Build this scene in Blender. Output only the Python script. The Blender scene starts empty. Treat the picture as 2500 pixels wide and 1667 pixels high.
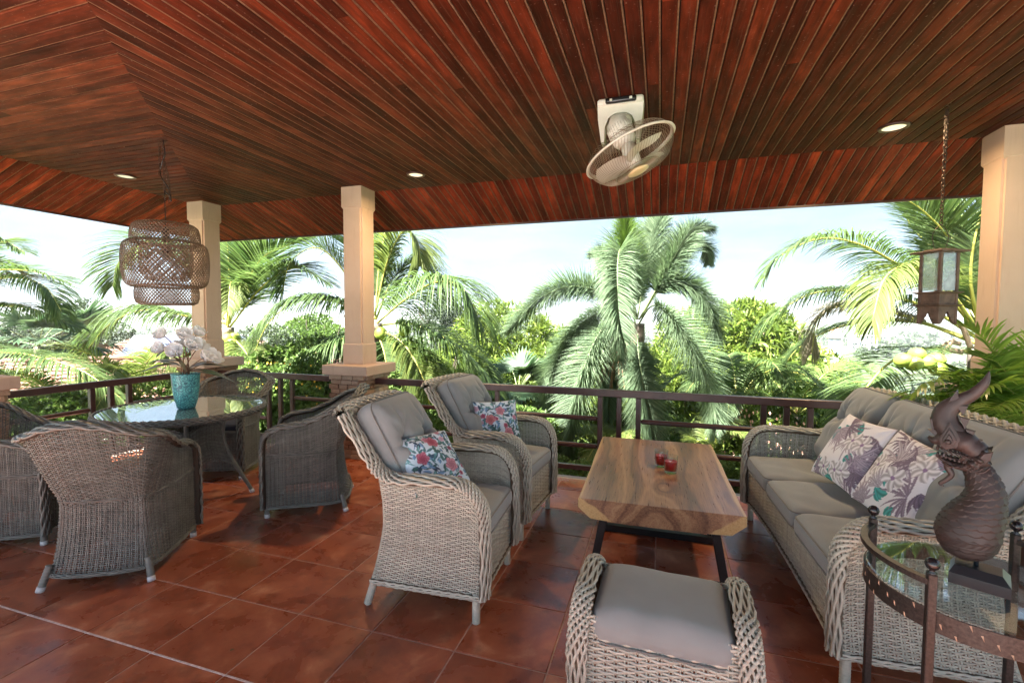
import bpy, math, random
import numpy as np
from mathutils import Vector, Matrix, noise as mnoise

random.seed(7); np.random.seed(7)
PI = math.pi
scene = bpy.context.scene
COL = scene.collection

# ------------------------------------------------------------------ camera
EYE = 1.5
YAW, PITCH, ROLL, FPX = 0.30798059, 0.04804619, -0.0049854, 1139.46   # FPX: focal length in pixels of a 2500 px wide frame

def cam_axes():
    cy, sy, cp, sp = math.cos(YAW), math.sin(YAW), math.cos(PITCH), math.sin(PITCH)
    fwd = np.array([-sy*cp, cy*cp, -sp]); right = np.array([cy, sy, 0.0]); down = np.cross(fwd, right)
    cr, sr = math.cos(ROLL), math.sin(ROLL)
    return cr*right+sr*down, -sr*right+cr*down, fwd
RX, RD, RF = cam_axes()

def D(px, py, depth):
    """a point of the place seen at (px, py) of the 2500 x 1667 photograph, depth metres ahead"""
    return np.array([0, 0, EYE]) + depth*(RX*(px-1250)/FPX + RD*(py-833.5)/FPX + RF)

cam = bpy.data.cameras.new('camera'); camo = bpy.data.objects.new('camera', cam); COL.objects.link(camo)
cam.sensor_width = 36; cam.lens = FPX/2500*36; cam.clip_start = 0.05; cam.clip_end = 6000
camo.matrix_world = Matrix(((RX[0], -RD[0], -RF[0], 0), (RX[1], -RD[1], -RF[1], 0), (RX[2], -RD[2], -RF[2], EYE), (0, 0, 0, 1)))
scene.camera = camo

# ------------------------------------------------------------------ sky, sun, exposure
SUN_EL, SUN_AZ = math.radians(56), math.radians(215)      # azimuth clockwise from +Y
SUN_STRENGTH, SKY_STRENGTH, EXPOSURE = 3.7, 0.082, 3.88
world = bpy.data.worlds.new('World'); scene.world = world; world.use_nodes = True
wt = world.node_tree; wt.nodes.clear()
def wn(t, **k):
    n = wt.nodes.new(t)
    for a, b in k.items(): setattr(n, a, b)
    return n
sky = wn('ShaderNodeTexSky', sky_type='NISHITA', sun_disc=False, sun_elevation=SUN_EL, sun_rotation=SUN_AZ, dust_density=.4, air_density=1.0, ozone_density=3.0)
bg = wn('ShaderNodeBackground'); bg.inputs['Strength'].default_value = SKY_STRENGTH
tc = wn('ShaderNodeTexCoord'); mp = wn('ShaderNodeMapping'); mp.inputs['Scale'].default_value = (1.0, 1.0, 5.0)
nz = wn('ShaderNodeTexNoise'); nz.inputs['Scale'].default_value = 2.2; nz.inputs['Detail'].default_value = 7; nz.inputs['Roughness'].default_value = .62
cr = wn('ShaderNodeValToRGB'); cr.color_ramp.elements[0].position = .36; cr.color_ramp.elements[1].position = .62; cr.color_ramp.elements[0].color = (.88, .88, .88, 1)
cr.color_ramp.elements[1].color = (.97, .97, .97, 1)
mx = wn('ShaderNodeMixRGB'); mx.inputs['Color2'].default_value = (.53, .68, .83, 1)
wo = wn('ShaderNodeOutputWorld')
L = wt.links.new
L(tc.outputs['Generated'], mp.inputs['Vector']); L(mp.outputs['Vector'], nz.inputs['Vector']); L(nz.outputs['Fac'], cr.inputs['Fac'])
L(cr.outputs['Color'], mx.inputs['Fac']); L(sky.outputs['Color'], mx.inputs['Color1']); L(mx.outputs['Color'], bg.inputs['Color'])
L(bg.outputs['Background'], wo.inputs['Surface'])
sl = bpy.data.lights.new('sun', 'SUN'); sl.energy = SUN_STRENGTH; sl.angle = math.radians(1.2); sl.color = (1.0, .98, .94)
slo = bpy.data.objects.new('sun', sl); COL.objects.link(slo)
sd = Vector((math.sin(SUN_AZ)*math.cos(SUN_EL), math.cos(SUN_AZ)*math.cos(SUN_EL), math.sin(SUN_EL)))
slo.rotation_euler = (-sd).to_track_quat('-Z', 'Y').to_euler()
vs = scene.view_settings
vs.view_transform = 'Standard'; vs.look = 'None'; vs.gamma = 1; vs.use_curve_mapping = False; vs.exposure = EXPOSURE
scene.cycles.max_bounces = 8; scene.cycles.diffuse_bounces = 5; scene.cycles.glossy_bounces = 4
scene.cycles.transmission_bounces = 6; scene.cycles.transparent_max_bounces = 12
scene.cycles.caustics_reflective = False; scene.cycles.caustics_refractive = False
scene.cycles.use_denoising = True; scene.cycles.sample_clamp_indirect = 6

# ------------------------------------------------------------------ geometry helpers
class Geo:
    """collects vertices and faces, then links them as one mesh object"""
    def __init__(s): s.v = []; s.n = 0; s.q = []; s.t = []; s.p = []; s.c = []; s.hascol = False
    def add(s, V, Q=None, T=None, P=None, m=0, col=None):
        V = np.asarray(V, float).reshape(-1, 3)
        if Q is not None and len(Q): s.q.append((np.asarray(Q, np.int32).reshape(-1, 4)+s.n, m))
        if T is not None and len(T): s.t.append((np.asarray(T, np.int32).reshape(-1, 3)+s.n, m))
        if P is not None:
            for f in P: s.p.append(([i+s.n for i in f], m))
        s.v.append(V); s.n += len(V)
        if col is not None: s.hascol = True; s.c.append(np.asarray(col, float))
        else: s.c.append(np.ones((len(V), 3)))
        return s
    def mesh(s, name, mats, smooth=True):
        me = bpy.data.meshes.new(name)
        V = np.concatenate(s.v) if s.v else np.zeros((0, 3))
        me.vertices.add(len(V)); me.vertices.foreach_set('co', V.astype(np.float32).ravel())
        loops = []; starts = []; mi = []; k = 0
        for a, m in s.q:
            loops.append(a.ravel()); starts.append(k+np.arange(len(a))*4); k += a.size; mi.append(np.full(len(a), m))
        for a, m in s.t:
            loops.append(a.ravel()); starts.append(k+np.arange(len(a))*3); k += a.size; mi.append(np.full(len(a), m))
        for a, m in s.p:
            loops.append(np.array(a)); starts.append(np.array([k])); k += len(a); mi.append(np.array([m]))
        if loops:
            lo = np.concatenate(loops).astype(np.int32); st = np.concatenate(starts).astype(np.int32); mi = np.concatenate(mi).astype(np.int32)
            me.loops.add(len(lo)); me.loops.foreach_set('vertex_index', lo)
            me.polygons.add(len(st)); me.polygons.foreach_set('loop_start', st)
            me.polygons.foreach_set('material_index', mi)
            me.polygons.foreach_set('use_smooth', np.full(len(st), bool(smooth)))
        if s.hascol:
            ca = me.color_attributes.new('Col', 'FLOAT_COLOR', 'POINT')
            c = np.concatenate(s.c); ca.data.foreach_set('color', np.concatenate([c, np.ones((len(c), 1))], 1).astype(np.float32).ravel())
        me.update(calc_edges=True); me.validate(verbose=False)
        for m in (mats if isinstance(mats, (list, tuple)) else [mats]): me.materials.append(m)
        return me
    def build(s, name, mats, parent=None, smooth=True, loc=None, rot=None, **tags):
        return link(name, s.mesh(name, mats, smooth), parent, loc, rot, **tags)

def link(name, me, parent=None, loc=None, rot=None, **tags):
    o = bpy.data.objects.new(name, me); COL.objects.link(o)
    if parent is not None: o.parent = parent
    if loc is not None: o.location = loc
    if rot is not None: o.rotation_euler = rot
    return tag(o, **tags)
def tag(o, label=None, cat=None, group=None, kind=None):
    if label: o['label'] = label
    if cat: o['category'] = cat
    if group: o['group'] = group
    if kind: o['kind'] = kind
    return o
def thing(name, label, cat, loc=(0, 0, 0), rz=0, group=None):
    o = bpy.data.objects.new(name, None); COL.objects.link(o); o.location = loc; o.rotation_euler = (0, 0, rz)
    o.empty_display_size = .1
    return tag(o, label, cat, group)
def copy_tree(o, parent=None, loc=None, rz=None, label=None, group=None):
    c = o.copy(); COL.objects.link(c); c.parent = parent
    if loc is not None: c.location = loc
    if rz is not None: c.rotation_euler = (0, 0, rz)
    if label: c['label'] = label
    if group: c['group'] = group
    for ch in list(o.children): copy_tree(ch, c)
    return c

def nrm(a): return a/np.maximum(np.linalg.norm(a, axis=-1, keepdims=True), 1e-9)
def rotz(V, a, o=(0, 0, 0)):
    V = np.asarray(V, float); c, s = math.cos(a), math.sin(a)
    return np.stack([V[..., 0]*c-V[..., 1]*s+o[0], V[..., 0]*s+V[..., 1]*c+o[1], V[..., 2]+o[2]], -1)

BQ = [(0, 3, 2, 1), (4, 5, 6, 7), (0, 1, 5, 4), (1, 2, 6, 5), (2, 3, 7, 6), (3, 0, 4, 7)]
def box(g, c, s, b=0, m=0, R=None, col=None):
    """box centred at c with full size s, edges chamfered by b"""
    c = np.asarray(c, float); h = np.asarray(s, float)/2
    sg = np.array([(x, y, z) for z in (-1, 1) for (x, y) in ((-1, -1), (1, -1), (1, 1), (-1, 1))], float)
    if b <= 0:
        V = sg*h; Q = BQ; T = None
    else:
        V = []; 
        for k in range(8):
            for ax in range(3):
                p = sg[k]*(h-b); p[ax] = sg[k][ax]*h[ax]; V.append(p)
        V = np.array(V); Q = []; T = []
        idx = lambda k, ax: k*3+ax
        for f, ax in zip(BQ, (2, 2, 1, 0, 1, 0)): Q.append([idx(k, ax) for k in f])
        key = {tuple(sg[k]): k for k in range(8)}
        for ax in range(3):
            o1, o2 = [(1, 2), (0, 2), (0, 1)][ax]
            for s1 in (-1, 1):
                for s2 in (-1, 1):
                    a = np.zeros(3); a[o1] = s1; a[o2] = s2; a[ax] = -1; bb = a.copy(); bb[ax] = 1
                    ka, kb = key[tuple(a)], key[tuple(bb)]
                    f = [idx(ka, o1), idx(kb, o1), idx(kb, o2), idx(ka, o2)]
                    n = np.cross(V[f[1]]-V[f[0]], V[f[2]]-V[f[0]])
                    Q.append(f if n@(a+bb) > 0 else f[::-1])
        for k in range(8):
            f = [idx(k, 0), idx(k, 1), idx(k, 2)]
            n = np.cross(V[f[1]]-V[f[0]], V[f[2]]-V[f[0]])
            T.append(f if n@sg[k] > 0 else f[::-1])
    if R is not None: V = V@np.asarray(R).T
    cc = None if col is None else np.tile(col, (len(V), 1))
    g.add(V+c, Q, T, m=m, col=cc)

def grid(g, P, cu=False, cv=False, m=0, col=None, flip=False):
    P = np.asarray(P, float); a, b = P.shape[:2]
    I = np.arange(a*b).reshape(a, b)
    if cu: I = np.concatenate([I, I[:1]], 0)
    if cv: I = np.concatenate([I, I[:, :1]], 1)
    Q = np.stack([I[:-1, :-1], I[1:, :-1], I[1:, 1:], I[:-1, 1:]], -1).reshape(-1, 4)
    if flip: Q = Q[:, ::-1]
    g.add(P.reshape(-1, 3), Q, m=m, col=None if col is None else np.asarray(col).reshape(-1, 3))

def frames(P):
    T = nrm(np.gradient(P, axis=0)); up = np.array([0, 0, 1.0]) if abs(T[0][2]) < .9 else np.array([1.0, 0, 0])
    N = np.zeros_like(P); n = nrm(np.cross(np.cross(T[0], up), T[0]))
    for i in range(len(P)):
        n = n-T[i]*(n@T[i]); n = n/max(np.linalg.norm(n), 1e-9); N[i] = n
    return T, N, np.cross(T, N)
def tube(g, P, r, sides=8, caps=True, m=0, closed=False, ry=None):
    P = np.asarray(P, float); r = np.broadcast_to(np.asarray(r, float), (len(P),)); ry = r if ry is None else np.broadcast_to(np.asarray(ry, float), (len(P),))
    T, N, B = frames(P)
    a = np.linspace(0, 2*PI, sides, endpoint=False)
    V = P[:, None]+N[:, None]*(np.cos(a)[None, :, None]*r[:, None, None])+B[:, None]*(np.sin(a)[None, :, None]*ry[:, None, None])
    n = len(P); I = np.arange(n*sides).reshape(n, sides)
    J = np.concatenate([I, I[:1]], 0) if closed else I
    A = J[:-1]; Bq = J[1:]
    Q = np.stack([A, np.roll(A, -1, 1), np.roll(Bq, -1, 1), Bq], -1).reshape(-1, 4)
    g.add(V.reshape(-1, 3), Q, P=None if (closed or not caps) else [list(I[0][::-1]), list(I[-1])], m=m)
def bar(g, a, b, r, sides=6, m=0): tube(g, np.array([a, b], float), r, sides, m=m)
def lathe(g, prof, seg=32, c=(0, 0, 0), m=0, col=None):
    prof = np.asarray(prof, float); a = np.linspace(0, 2*PI, seg, endpoint=False)
    P = np.stack([prof[:, 0][:, None]*np.cos(a)+c[0], prof[:, 0][:, None]*np.sin(a)+c[1], np.broadcast_to(prof[:, 1][:, None]+c[2], (len(prof), seg))], -1)
    grid(g, P, cv=True, m=m, flip=True)
def prism(g, poly, t, m=0, bev=0, F=None):
    """polygon in the local xz plane (counter-clockwise seen from -y), thickness t in y; F maps points"""
    poly = np.asarray(poly, float); n = len(poly); c = poly.mean(0)
    rings = [(poly, -t/2), (poly, t/2)] if not bev else [(poly+(c-poly)*bev, -t/2), (poly, -t/2*.55), (poly, t/2*.55), (poly+(c-poly)*bev, t/2)]
    V = np.concatenate([np.stack([p[:, 0], np.full(n, y), p[:, 1]], -1) for p, y in rings]); k = len(rings)
    if F is not None: V = F(V)
    Q = [(r*n+i, r*n+(i+1) % n, (r+1)*n+(i+1) % n, (r+1)*n+i) for r in range(k-1) for i in range(n)]
    g.add(V, Q, P=[list(range(n))[::-1], list(range((k-1)*n, k*n))], m=m)
def catmull(pts, n, closed=False):
    p = np.asarray(pts, float)
    if closed: p = np.concatenate([p[-1:], p, p[:2]])
    else: p = np.concatenate([[2*p[0]-p[1]], p, [2*p[-1]-p[-2]]])
    seg = len(p)-3; t = np.linspace(0, seg, n, endpoint=not closed); i = np.minimum(t.astype(int), seg-1); f = (t-i)[:, None]
    a, b, c, d = p[i], p[i+1], p[i+2], p[i+3]
    return .5*(2*b+(c-a)*f+(2*a-5*b+4*c-d)*f**2+(3*b-a-3*c+d)*f**3)
def resample(P, n):
    P = np.asarray(P, float); s = np.concatenate([[0], np.cumsum(np.linalg.norm(np.diff(P, axis=0), axis=1))])
    t = np.linspace(0, s[-1], n); return np.stack([np.interp(t, s, P[:, k]) for k in range(P.shape[1])], -1)
def icos(g, c, r, seg=10, m=0, sz=1.0):
    a = np.linspace(-PI/2, PI/2, seg//2+2); lathe(g, [(max(1e-4, r*math.cos(x)), r*sz*math.sin(x)) for x in a], seg, c, m)
def fbm(x, y, z=0, o=4): return mnoise.fractal(Vector((x, y, z)), 1.0, 2.0, o)

# ------------------------------------------------------------------ materials
class NT:
    def __init__(s, name):
        s.m = bpy.data.materials.new(name); s.m.use_nodes = True; s.t = s.m.node_tree; s.t.nodes.clear()
        s.out = s.n('ShaderNodeOutputMaterial'); s.b = s.n('ShaderNodeBsdfPrincipled'); s.l(s.b.outputs[0], s.out.inputs[0])
    def n(s, t, **k):
        x = s.t.nodes.new(t)
        for a, b in k.items():
            if a.startswith('i_'): x.inputs[a[2:].replace('_', ' ')].default_value = b
            else: setattr(x, a, b)
        return x
    def l(s, a, b): s.t.links.new(a, b)
    def coord(s, kind='Object', scale=(1, 1, 1), rand=0, loc=(0, 0, 0)):
        c = s.n('ShaderNodeTexCoord'); m = s.n('ShaderNodeMapping'); m.inputs['Scale'].default_value = scale; m.inputs['Location'].default_value = loc
        src = c.outputs[kind]
        if rand:
            oi = s.n('ShaderNodeObjectInfo'); mu = s.n('ShaderNodeMath', operation='MULTIPLY'); mu.inputs[1].default_value = rand
            s.l(oi.outputs['Random'], mu.inputs[0]); ad = s.n('ShaderNodeVectorMath', operation='ADD'); s.l(src, ad.inputs[0]); s.l(mu.outputs[0], ad.inputs[1]); src = ad.outputs[0]
        s.l(src, m.inputs['Vector']); return m.outputs[0]
    def noise(s, v, scale, detail=4, rough=.55, dist=0):
        x = s.n('ShaderNodeTexNoise', i_Scale=scale, i_Detail=detail, i_Roughness=rough, i_Distortion=dist); s.l(v, x.inputs['Vector']); return x.outputs['Fac']
    def ramp(s, f, stops, interp='LINEAR'):
        x = s.n('ShaderNodeValToRGB'); e = x.color_ramp.elements; x.color_ramp.interpolation = interp
        while len(e) < len(stops): e.new(.5)
        for k, (p, c) in enumerate(stops):
            e[k].position = p; e[k].color = (c[0], c[1], c[2], 1) if hasattr(c, '__len__') else (c, c, c, 1)
        s.l(f, x.inputs[0]); return x.outputs[0]
    def mix(s, f, a, b, mode='MIX'):
        x = s.n('ShaderNodeMixRGB', blend_type=mode)
        for v, i in ((f, 0), (a, 1), (b, 2)):
            if hasattr(v, 'links') or hasattr(v, 'is_linked'): s.l(v, x.inputs[i])
            elif i == 0: x.inputs[0].default_value = v
            else: x.inputs[i].default_value = (v[0], v[1], v[2], 1)
        return x.outputs[0]
    def math(s, op, a, b=0):
        x = s.n('ShaderNodeMath', operation=op)
        for v, i in ((a, 0), (b, 1)):
            if hasattr(v, 'is_linked'): s.l(v, x.inputs[i])
            else: x.inputs[i].default_value = v
        return x.outputs[0]
    def bump(s, h, strength=.3, dist=.01):
        x = s.n('ShaderNodeBump', i_Strength=strength, i_Distance=dist); s.l(h, x.inputs['Height']); s.l(x.outputs[0], s.b.inputs['Normal'])
    def base(s, c):
        if hasattr(c, 'is_linked'): s.l(c, s.b.inputs['Base Color'])
        else: s.b.inputs['Base Color'].default_value = (c[0], c[1], c[2], 1)
    def rough(s, r):
        if hasattr(r, 'is_linked'): s.l(r, s.b.inputs['Roughness'])
        else: s.b.inputs['Roughness'].default_value = r
def rnd(nt):
    return nt.n('ShaderNodeObjectInfo').outputs['Random']
def mat_plain(name, c, rough=.5, metal=0, var=.12, scale=8, spec=None, bump=0):
    n = NT(name); v = n.coord(); f = n.noise(v, scale)
    n.base(n.ramp(f, [(.3, [x*(1-var) for x in c]), (.7, [min(1, x*(1+var)) for x in c])])); n.rough(rough); n.b.inputs['Metallic'].default_value = metal
    if spec is not None: n.b.inputs['Specular IOR Level'].default_value = spec
    if bump: n.bump(n.noise(v, scale*6), bump)
    return n.m
def mat_leaf(name, c1, c2, trans=.35, rough=.45, scale=1.5):
    n = NT(name); v = n.coord(rand=11); f = n.noise(v, scale, 3)
    g = n.n('ShaderNodeNewGeometry'); f2 = n.math('ADD', n.math('MULTIPLY', g.outputs['Random Per Island'], .6), n.math('MULTIPLY', f, .5))
    col = n.ramp(f2, [(.2, c1), (.85, c2)]); n.base(col); n.rough(rough); n.b.inputs['Specular IOR Level'].default_value = .25
    tr = n.n('ShaderNodeBsdfTranslucent'); n.l(n.mix(.5, col, n.mix(1, col, (1.15, 1.25, .75), 'MULTIPLY')), tr.inputs[0])
    ms = n.n('ShaderNodeMixShader'); ms.inputs[0].default_value = trans
    n.l(n.b.outputs[0], ms.inputs[1]); n.l(tr.outputs[0], ms.inputs[2]); n.l(ms.outputs[0], n.out.inputs[0]); return n.m

def wood_plank_mat(name='stained_ceiling_wood', weather=1.0):
    n = NT(name)
    v = n.coord('Object', (1.2, 22, 22), rand=37); grain = n.noise(v, 2.2, 6, .65, .4)
    vw = n.n('ShaderNodeNewGeometry').outputs['Position']; big = n.noise(vw, .42, 3, .5); spots = n.noise(vw, 60, 2, .5)
    r = rnd(n)
    a = n.math('ADD', n.math('MULTIPLY', r, .45), n.math('MULTIPLY', grain, .58))
    red = n.ramp(a, [(.20, (.027, .0052, .0030)), (.45, (.060, .0090, .0042)), (.68, (.105, .0155, .0060)), (.88, (.20, .040, .014))])
    brown = n.ramp(a, [(.20, (.028, .0105, .0060)), (.5, (.064, .0215, .0105)), (.9, (.15, .052, .025))])
    sx = n.n('ShaderNodeSeparateXYZ'); n.l(vw, sx.inputs[0])
    bx = n.math('ADD', n.math('MULTIPLY', sx.outputs[0], -.10), n.math('MULTIPLY', n.math('SUBTRACT', big, .5), 2.4))
    bf = n.ramp(bx, [(.0, .15), (.45, .85)])
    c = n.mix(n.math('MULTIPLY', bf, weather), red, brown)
    pat = n.noise(n.coord('Object', (2.2, 9, 9), rand=91), 1.6, 5, .6); c = n.mix(.75, c, n.mix(1, c, n.ramp(pat, [(.32, .30), (.5, .95), (.68, 1.9)]), 'MULTIPLY'))
    scr = n.noise(n.coord('Object', (1.5, 70, 70), rand=17), 2.0, 4, .7); c = n.mix(n.math('MULTIPLY', n.ramp(scr, [(.58, 0), (.75, 1)]), .35), c, (.20, .13, .09))
    if weather < .5: c = n.mix(1, c, (1.75, 1.5, 1.5), 'MULTIPLY')  # eave: redder stain, plus sky light falling on it put into the colour
    dust = n.math('MULTIPLY', n.ramp(spots, [(.66, 0), (.76, 1)]), .35)
    c = n.mix(dust, c, (.35, .27, .22)); n.base(c); n.rough(n.ramp(grain, [(.3, .42), (.7, .70)])); n.b.inputs['Specular IOR Level'].default_value = .06; n.bump(grain, .18, .004); return n.m
def wicker_mat(name, c1, c2):
    n = NT(name); v = n.coord('Object', (1, 1, 1)); f = n.noise(v, 14, 4, .7); fine = n.noise(v, 300, 2, .5)
    g = n.n('ShaderNodeNewGeometry'); a = n.math('ADD', n.math('MULTIPLY', g.outputs['Random Per Island'], .32), n.math('MULTIPLY', f, .68))
    n.base(n.ramp(n.math('ADD', a, n.math('MULTIPLY', n.math('SUBTRACT', fine, .5), .25)), [(.2, c1), (.8, c2)])); n.rough(.38)
    n.b.inputs['Specular IOR Level'].default_value = .5; return n.m
def fabric_mat(name, c, weave=900, rough=.9):
    n = NT(name); v = n.coord(); big = n.noise(v, 5, 3); w = n.noise(v, weave, 1, .5)
    n.base(n.mix(n.math('MULTIPLY', w, .35), n.ramp(big, [(.3, [x*.9 for x in c]), (.7, [x*1.08 for x in c])]), [x*.6 for x in c])); n.rough(rough)
    n.b.inputs['Sheen Weight'].default_value = .25; n.bump(w, .25, .001); return n.m
def attr_mat(name, rough=.8, sheen=0, bump=0):
    n = NT(name); a = n.n('ShaderNodeVertexColor', layer_name='Col'); v = n.coord(); w = n.noise(v, 700, 1)
    n.base(n.mix(n.math('MULTIPLY', w, .12), a.outputs[0], (.3, .3, .3))); n.rough(rough)
    if bump: n.bump(w, bump, .001)
    return n.m

M = {}
M['plank'] = wood_plank_mat(); M['plank2'] = wood_plank_mat('stained_skylit_eave', .12)
M['groove'] = mat_plain('dusty_groove', (.17, .10, .055), .85, var=.35, scale=30)
M['void'] = mat_plain('dark_roof_void', (.012, .008, .006), .9)
M['wick'] = wicker_mat('light_wicker', (.30, .30, .255), (.55, .55, .475))
M['wickcore'] = mat_plain('wicker_core', (.10, .075, .05), .8)
M['dwick'] = wicker_mat('grey_wicker', (.052, .056, .051), (.20, .212, .195))
M['dcore'] = mat_plain('grey_wicker_core', (.035, .028, .02), .8)
M['cush'] = fabric_mat('taupe_fabric', (.245, .272, .276))
M['pipe'] = fabric_mat('taupe_piping', (.185, .185, .172))
M['navy'] = fabric_mat('navy_fabric', (.016, .017, .035))
M['cap'] = mat_plain('leg_glide', (.55, .55, .56), .35)
M['rail'] = mat_plain('railing_wood', (.050, .017, .016), .36, var=.35, scale=6, bump=.1)
M['slab'] = mat_plain('cream_render', (.50, .365, .28), .6, var=.05, scale=3, bump=.06)
def render_mat():
    n = NT('cream_render'); v = n.n('ShaderNodeNewGeometry').outputs['Position']; a = n.noise(v, 2.2, 5, .6); m_ = n.n('ShaderNodeMapping'); m_.inputs['Scale'].default_value = (9, 9, 1.1); n.l(v, m_.inputs['Vector']); st_ = n.noise(m_.outputs[0], 2.0, 5, .65); fine = n.noise(v, 90, 3)
    c = n.ramp(a, [(.3, (.46, .335, .255)), (.7, (.53, .39, .30))]); c = n.mix(n.math('MULTIPLY', n.ramp(st_, [(.55, 0), (.8, 1)]), .35), c, (.30, .21, .15)); n.base(c); n.rough(.65); n.bump(n.math('ADD', fine, n.math('MULTIPLY', a, 2)), .12, .004); return n.m
M['slab'] = render_mat()
M['iron'] = mat_plain('black_metal', (.012, .012, .014), .35, metal=.3)
M['bronze'] = mat_plain('bronzed_iron', (.032, .027, .025), .45, metal=.45, var=.6, scale=120)
M['fanw'] = mat_plain('fan_plastic', (.62, .60, .53), .3, var=.08)
M['fangrey'] = mat_plain('fan_wire', (.28, .22, .16), .35, metal=.7)
M['blackp'] = mat_plain('black_plastic', (.012, .012, .014), .2)
M['chain'] = mat_plain('rusty_chain', (.055, .03, .02), .55, metal=.6, var=.4, scale=200)
M['bamboo'] = mat_plain('bamboo_strip', (.155, .10, .068), .55, var=.3, scale=20)
M['green'] = mat_plain('stem_green', (.09, .13, .03), .5)
def glass_mat(name, c, rough=0.0, ior=1.45):
    n = NT(name); n.t.nodes.remove(n.b)
    gl = n.n('ShaderNodeBsdfGlossy'); gl.inputs['Roughness'].default_value = rough
    tr = n.n('ShaderNodeBsdfTransparent'); tr.inputs[0].default_value = (*c, 1)
    lw = n.n('ShaderNodeLayerWeight'); lw.inputs[0].default_value = .5; f0 = ((ior-1)/(ior+1))**2
    f = n.math('ADD', n.math('MULTIPLY', n.math('POWER', lw.outputs['Facing'], 4.2), 1-f0), f0)
    ms = n.n('ShaderNodeMixShader'); n.l(f, ms.inputs[0]); n.l(tr.outputs[0], ms.inputs[1]); n.l(gl.outputs[0], ms.inputs[2]); n.l(ms.outputs[0], n.out.inputs[0]); return n.m
M['glass'] = glass_mat('clear_glass', (.93, .97, .96))
def dusty_sheen_glass():
    n = NT('dusty_sheen_pane'); n.base((.80, .84, .86)); n.rough(.5); tr = n.n('ShaderNodeBsdfTransparent'); tr.inputs[0].default_value = (.93, .96, .96, 1)
    gl = n.n('ShaderNodeBsdfGlossy'); gl.inputs['Roughness'].default_value = .02; tl = n.n('ShaderNodeBsdfTranslucent'); tl.inputs[0].default_value = (.85, .9, .95, 1)
    f = n.ramp(n.noise(n.coord(), 7, 4), [(.35, .12), (.7, .5)]); m0 = n.n('ShaderNodeMixShader'); m0.inputs[0].default_value = .6; n.l(n.b.outputs[0], m0.inputs[1]); n.l(tl.outputs[0], m0.inputs[2])
    m1 = n.n('ShaderNodeMixShader'); n.l(f, m1.inputs[0]); n.l(tr.outputs[0], m1.inputs[1]); n.l(m0.outputs[0], m1.inputs[2])
    m2 = n.n('ShaderNodeMixShader'); m2.inputs[0].default_value = .14; n.l(m1.outputs[0], m2.inputs[1]); n.l(gl.outputs[0], m2.inputs[2]); n.l(m2.outputs[0], n.out.inputs[0]); return n.m
M['dusty_sheen'] = dusty_sheen_glass()  # pane whiteness: dust, with the sky's reflection put into the colour
def aqua_glass():
    n = NT('table_glass'); n.base((.30, .42, .40)); n.rough(.3); tr = n.n('ShaderNodeBsdfTransparent'); tr.inputs[0].default_value = (.78, .93, .90, 1); gl = n.n('ShaderNodeBsdfGlossy'); gl.inputs['Roughness'].default_value = .012
    m0 = n.n('ShaderNodeMixShader'); m0.inputs[0].default_value = .5; n.l(tr.outputs[0], m0.inputs[1]); n.l(n.b.outputs[0], m0.inputs[2])
    lw = n.n('ShaderNodeLayerWeight'); lw.inputs[0].default_value = .5; f = n.math('ADD', n.math('MULTIPLY', n.math('POWER', lw.outputs['Facing'], 3.2), .88), .10)
    ms = n.n('ShaderNodeMixShader'); n.l(f, ms.inputs[0]); n.l(m0.outputs[0], ms.inputs[1]); n.l(gl.outputs[0], ms.inputs[2]); n.l(ms.outputs[0], n.out.inputs[0]); return n.m
M['tglass'] = aqua_glass()
M['tglass2'] = glass_mat('side_table_glass', (.84, .93, .95), ior=2.0)
def emit(name, c, s):
    n = NT(name); n.base((.8, .8, .78)); n.b.inputs['Emission Color'].default_value = (*c, 1); n.b.inputs['Emission Strength'].default_value = s; n.rough(.4); return n.m
# ------------------------------------------------------------------ terrace floor
def tile_mat():
    n = NT('terracotta_tile'); v = n.coord('Object', (1, 1, 1), rand=53); r = rnd(n)
    a = n.noise(v, 4.0, 6, .60, .35); b = n.noise(v, 9, 6, .62); fine = n.noise(v, 120, 2)
    c = n.ramp(a, [(.30, (.19, .048, .021)), (.46, (.29, .076, .033)), (.58, (.38, .115, .054)), (.70, (.54, .24, .13))])
    c = n.mix(n.math('MULTIPLY', n.ramp(b, [(.60, 0), (.85, 1)]), .28), c, (.42, .19, .12))
    c = n.mix(n.math('MULTIPLY', n.ramp(b, [(.30, 1), (.46, 0)]), .45), c, (.07, .026, .018))
    c = n.mix(n.math('MULTIPLY', r, .25), c, (.17, .040, .017))
    n.base(c); n.rough(n.ramp(a, [(.3, .22), (.75, .38)])); n.b.inputs['Specular IOR Level'].default_value = .45; n.bump(fine, .05, .002); return n.m
M['tile'] = tile_mat(); M['grout'] = mat_plain('grout', (.44, .29, .24), .8, var=.25, scale=20)
M['pgrout'] = mat_plain('pale_grout', (.55, .42, .38), .6, var=.25, scale=60)
TX, TY = .4295, .4285
X0F, X1F, Y0F, Y1F = -5.60, 2.80, -1.14, 4.31
g = Geo(); box(g, ((X0F+X1F)/2, (Y0F+Y1F)/2, -.1532), (X1F-X0F, Y1F-Y0F-.004, .30))
floor = g.build('terrace_floor', M['grout'], smooth=False, kind='structure')
g = Geo(); box(g, (0, 0, 0), (TX-.007, TY-.007, .024), b=.0022); tile_me = g.mesh('tile', M['tile'], False)
rest = Geo(); ntile = 0
i0, i1 = int((X0F+.003)/TX)-1, int(X1F/TX)+1
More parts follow.
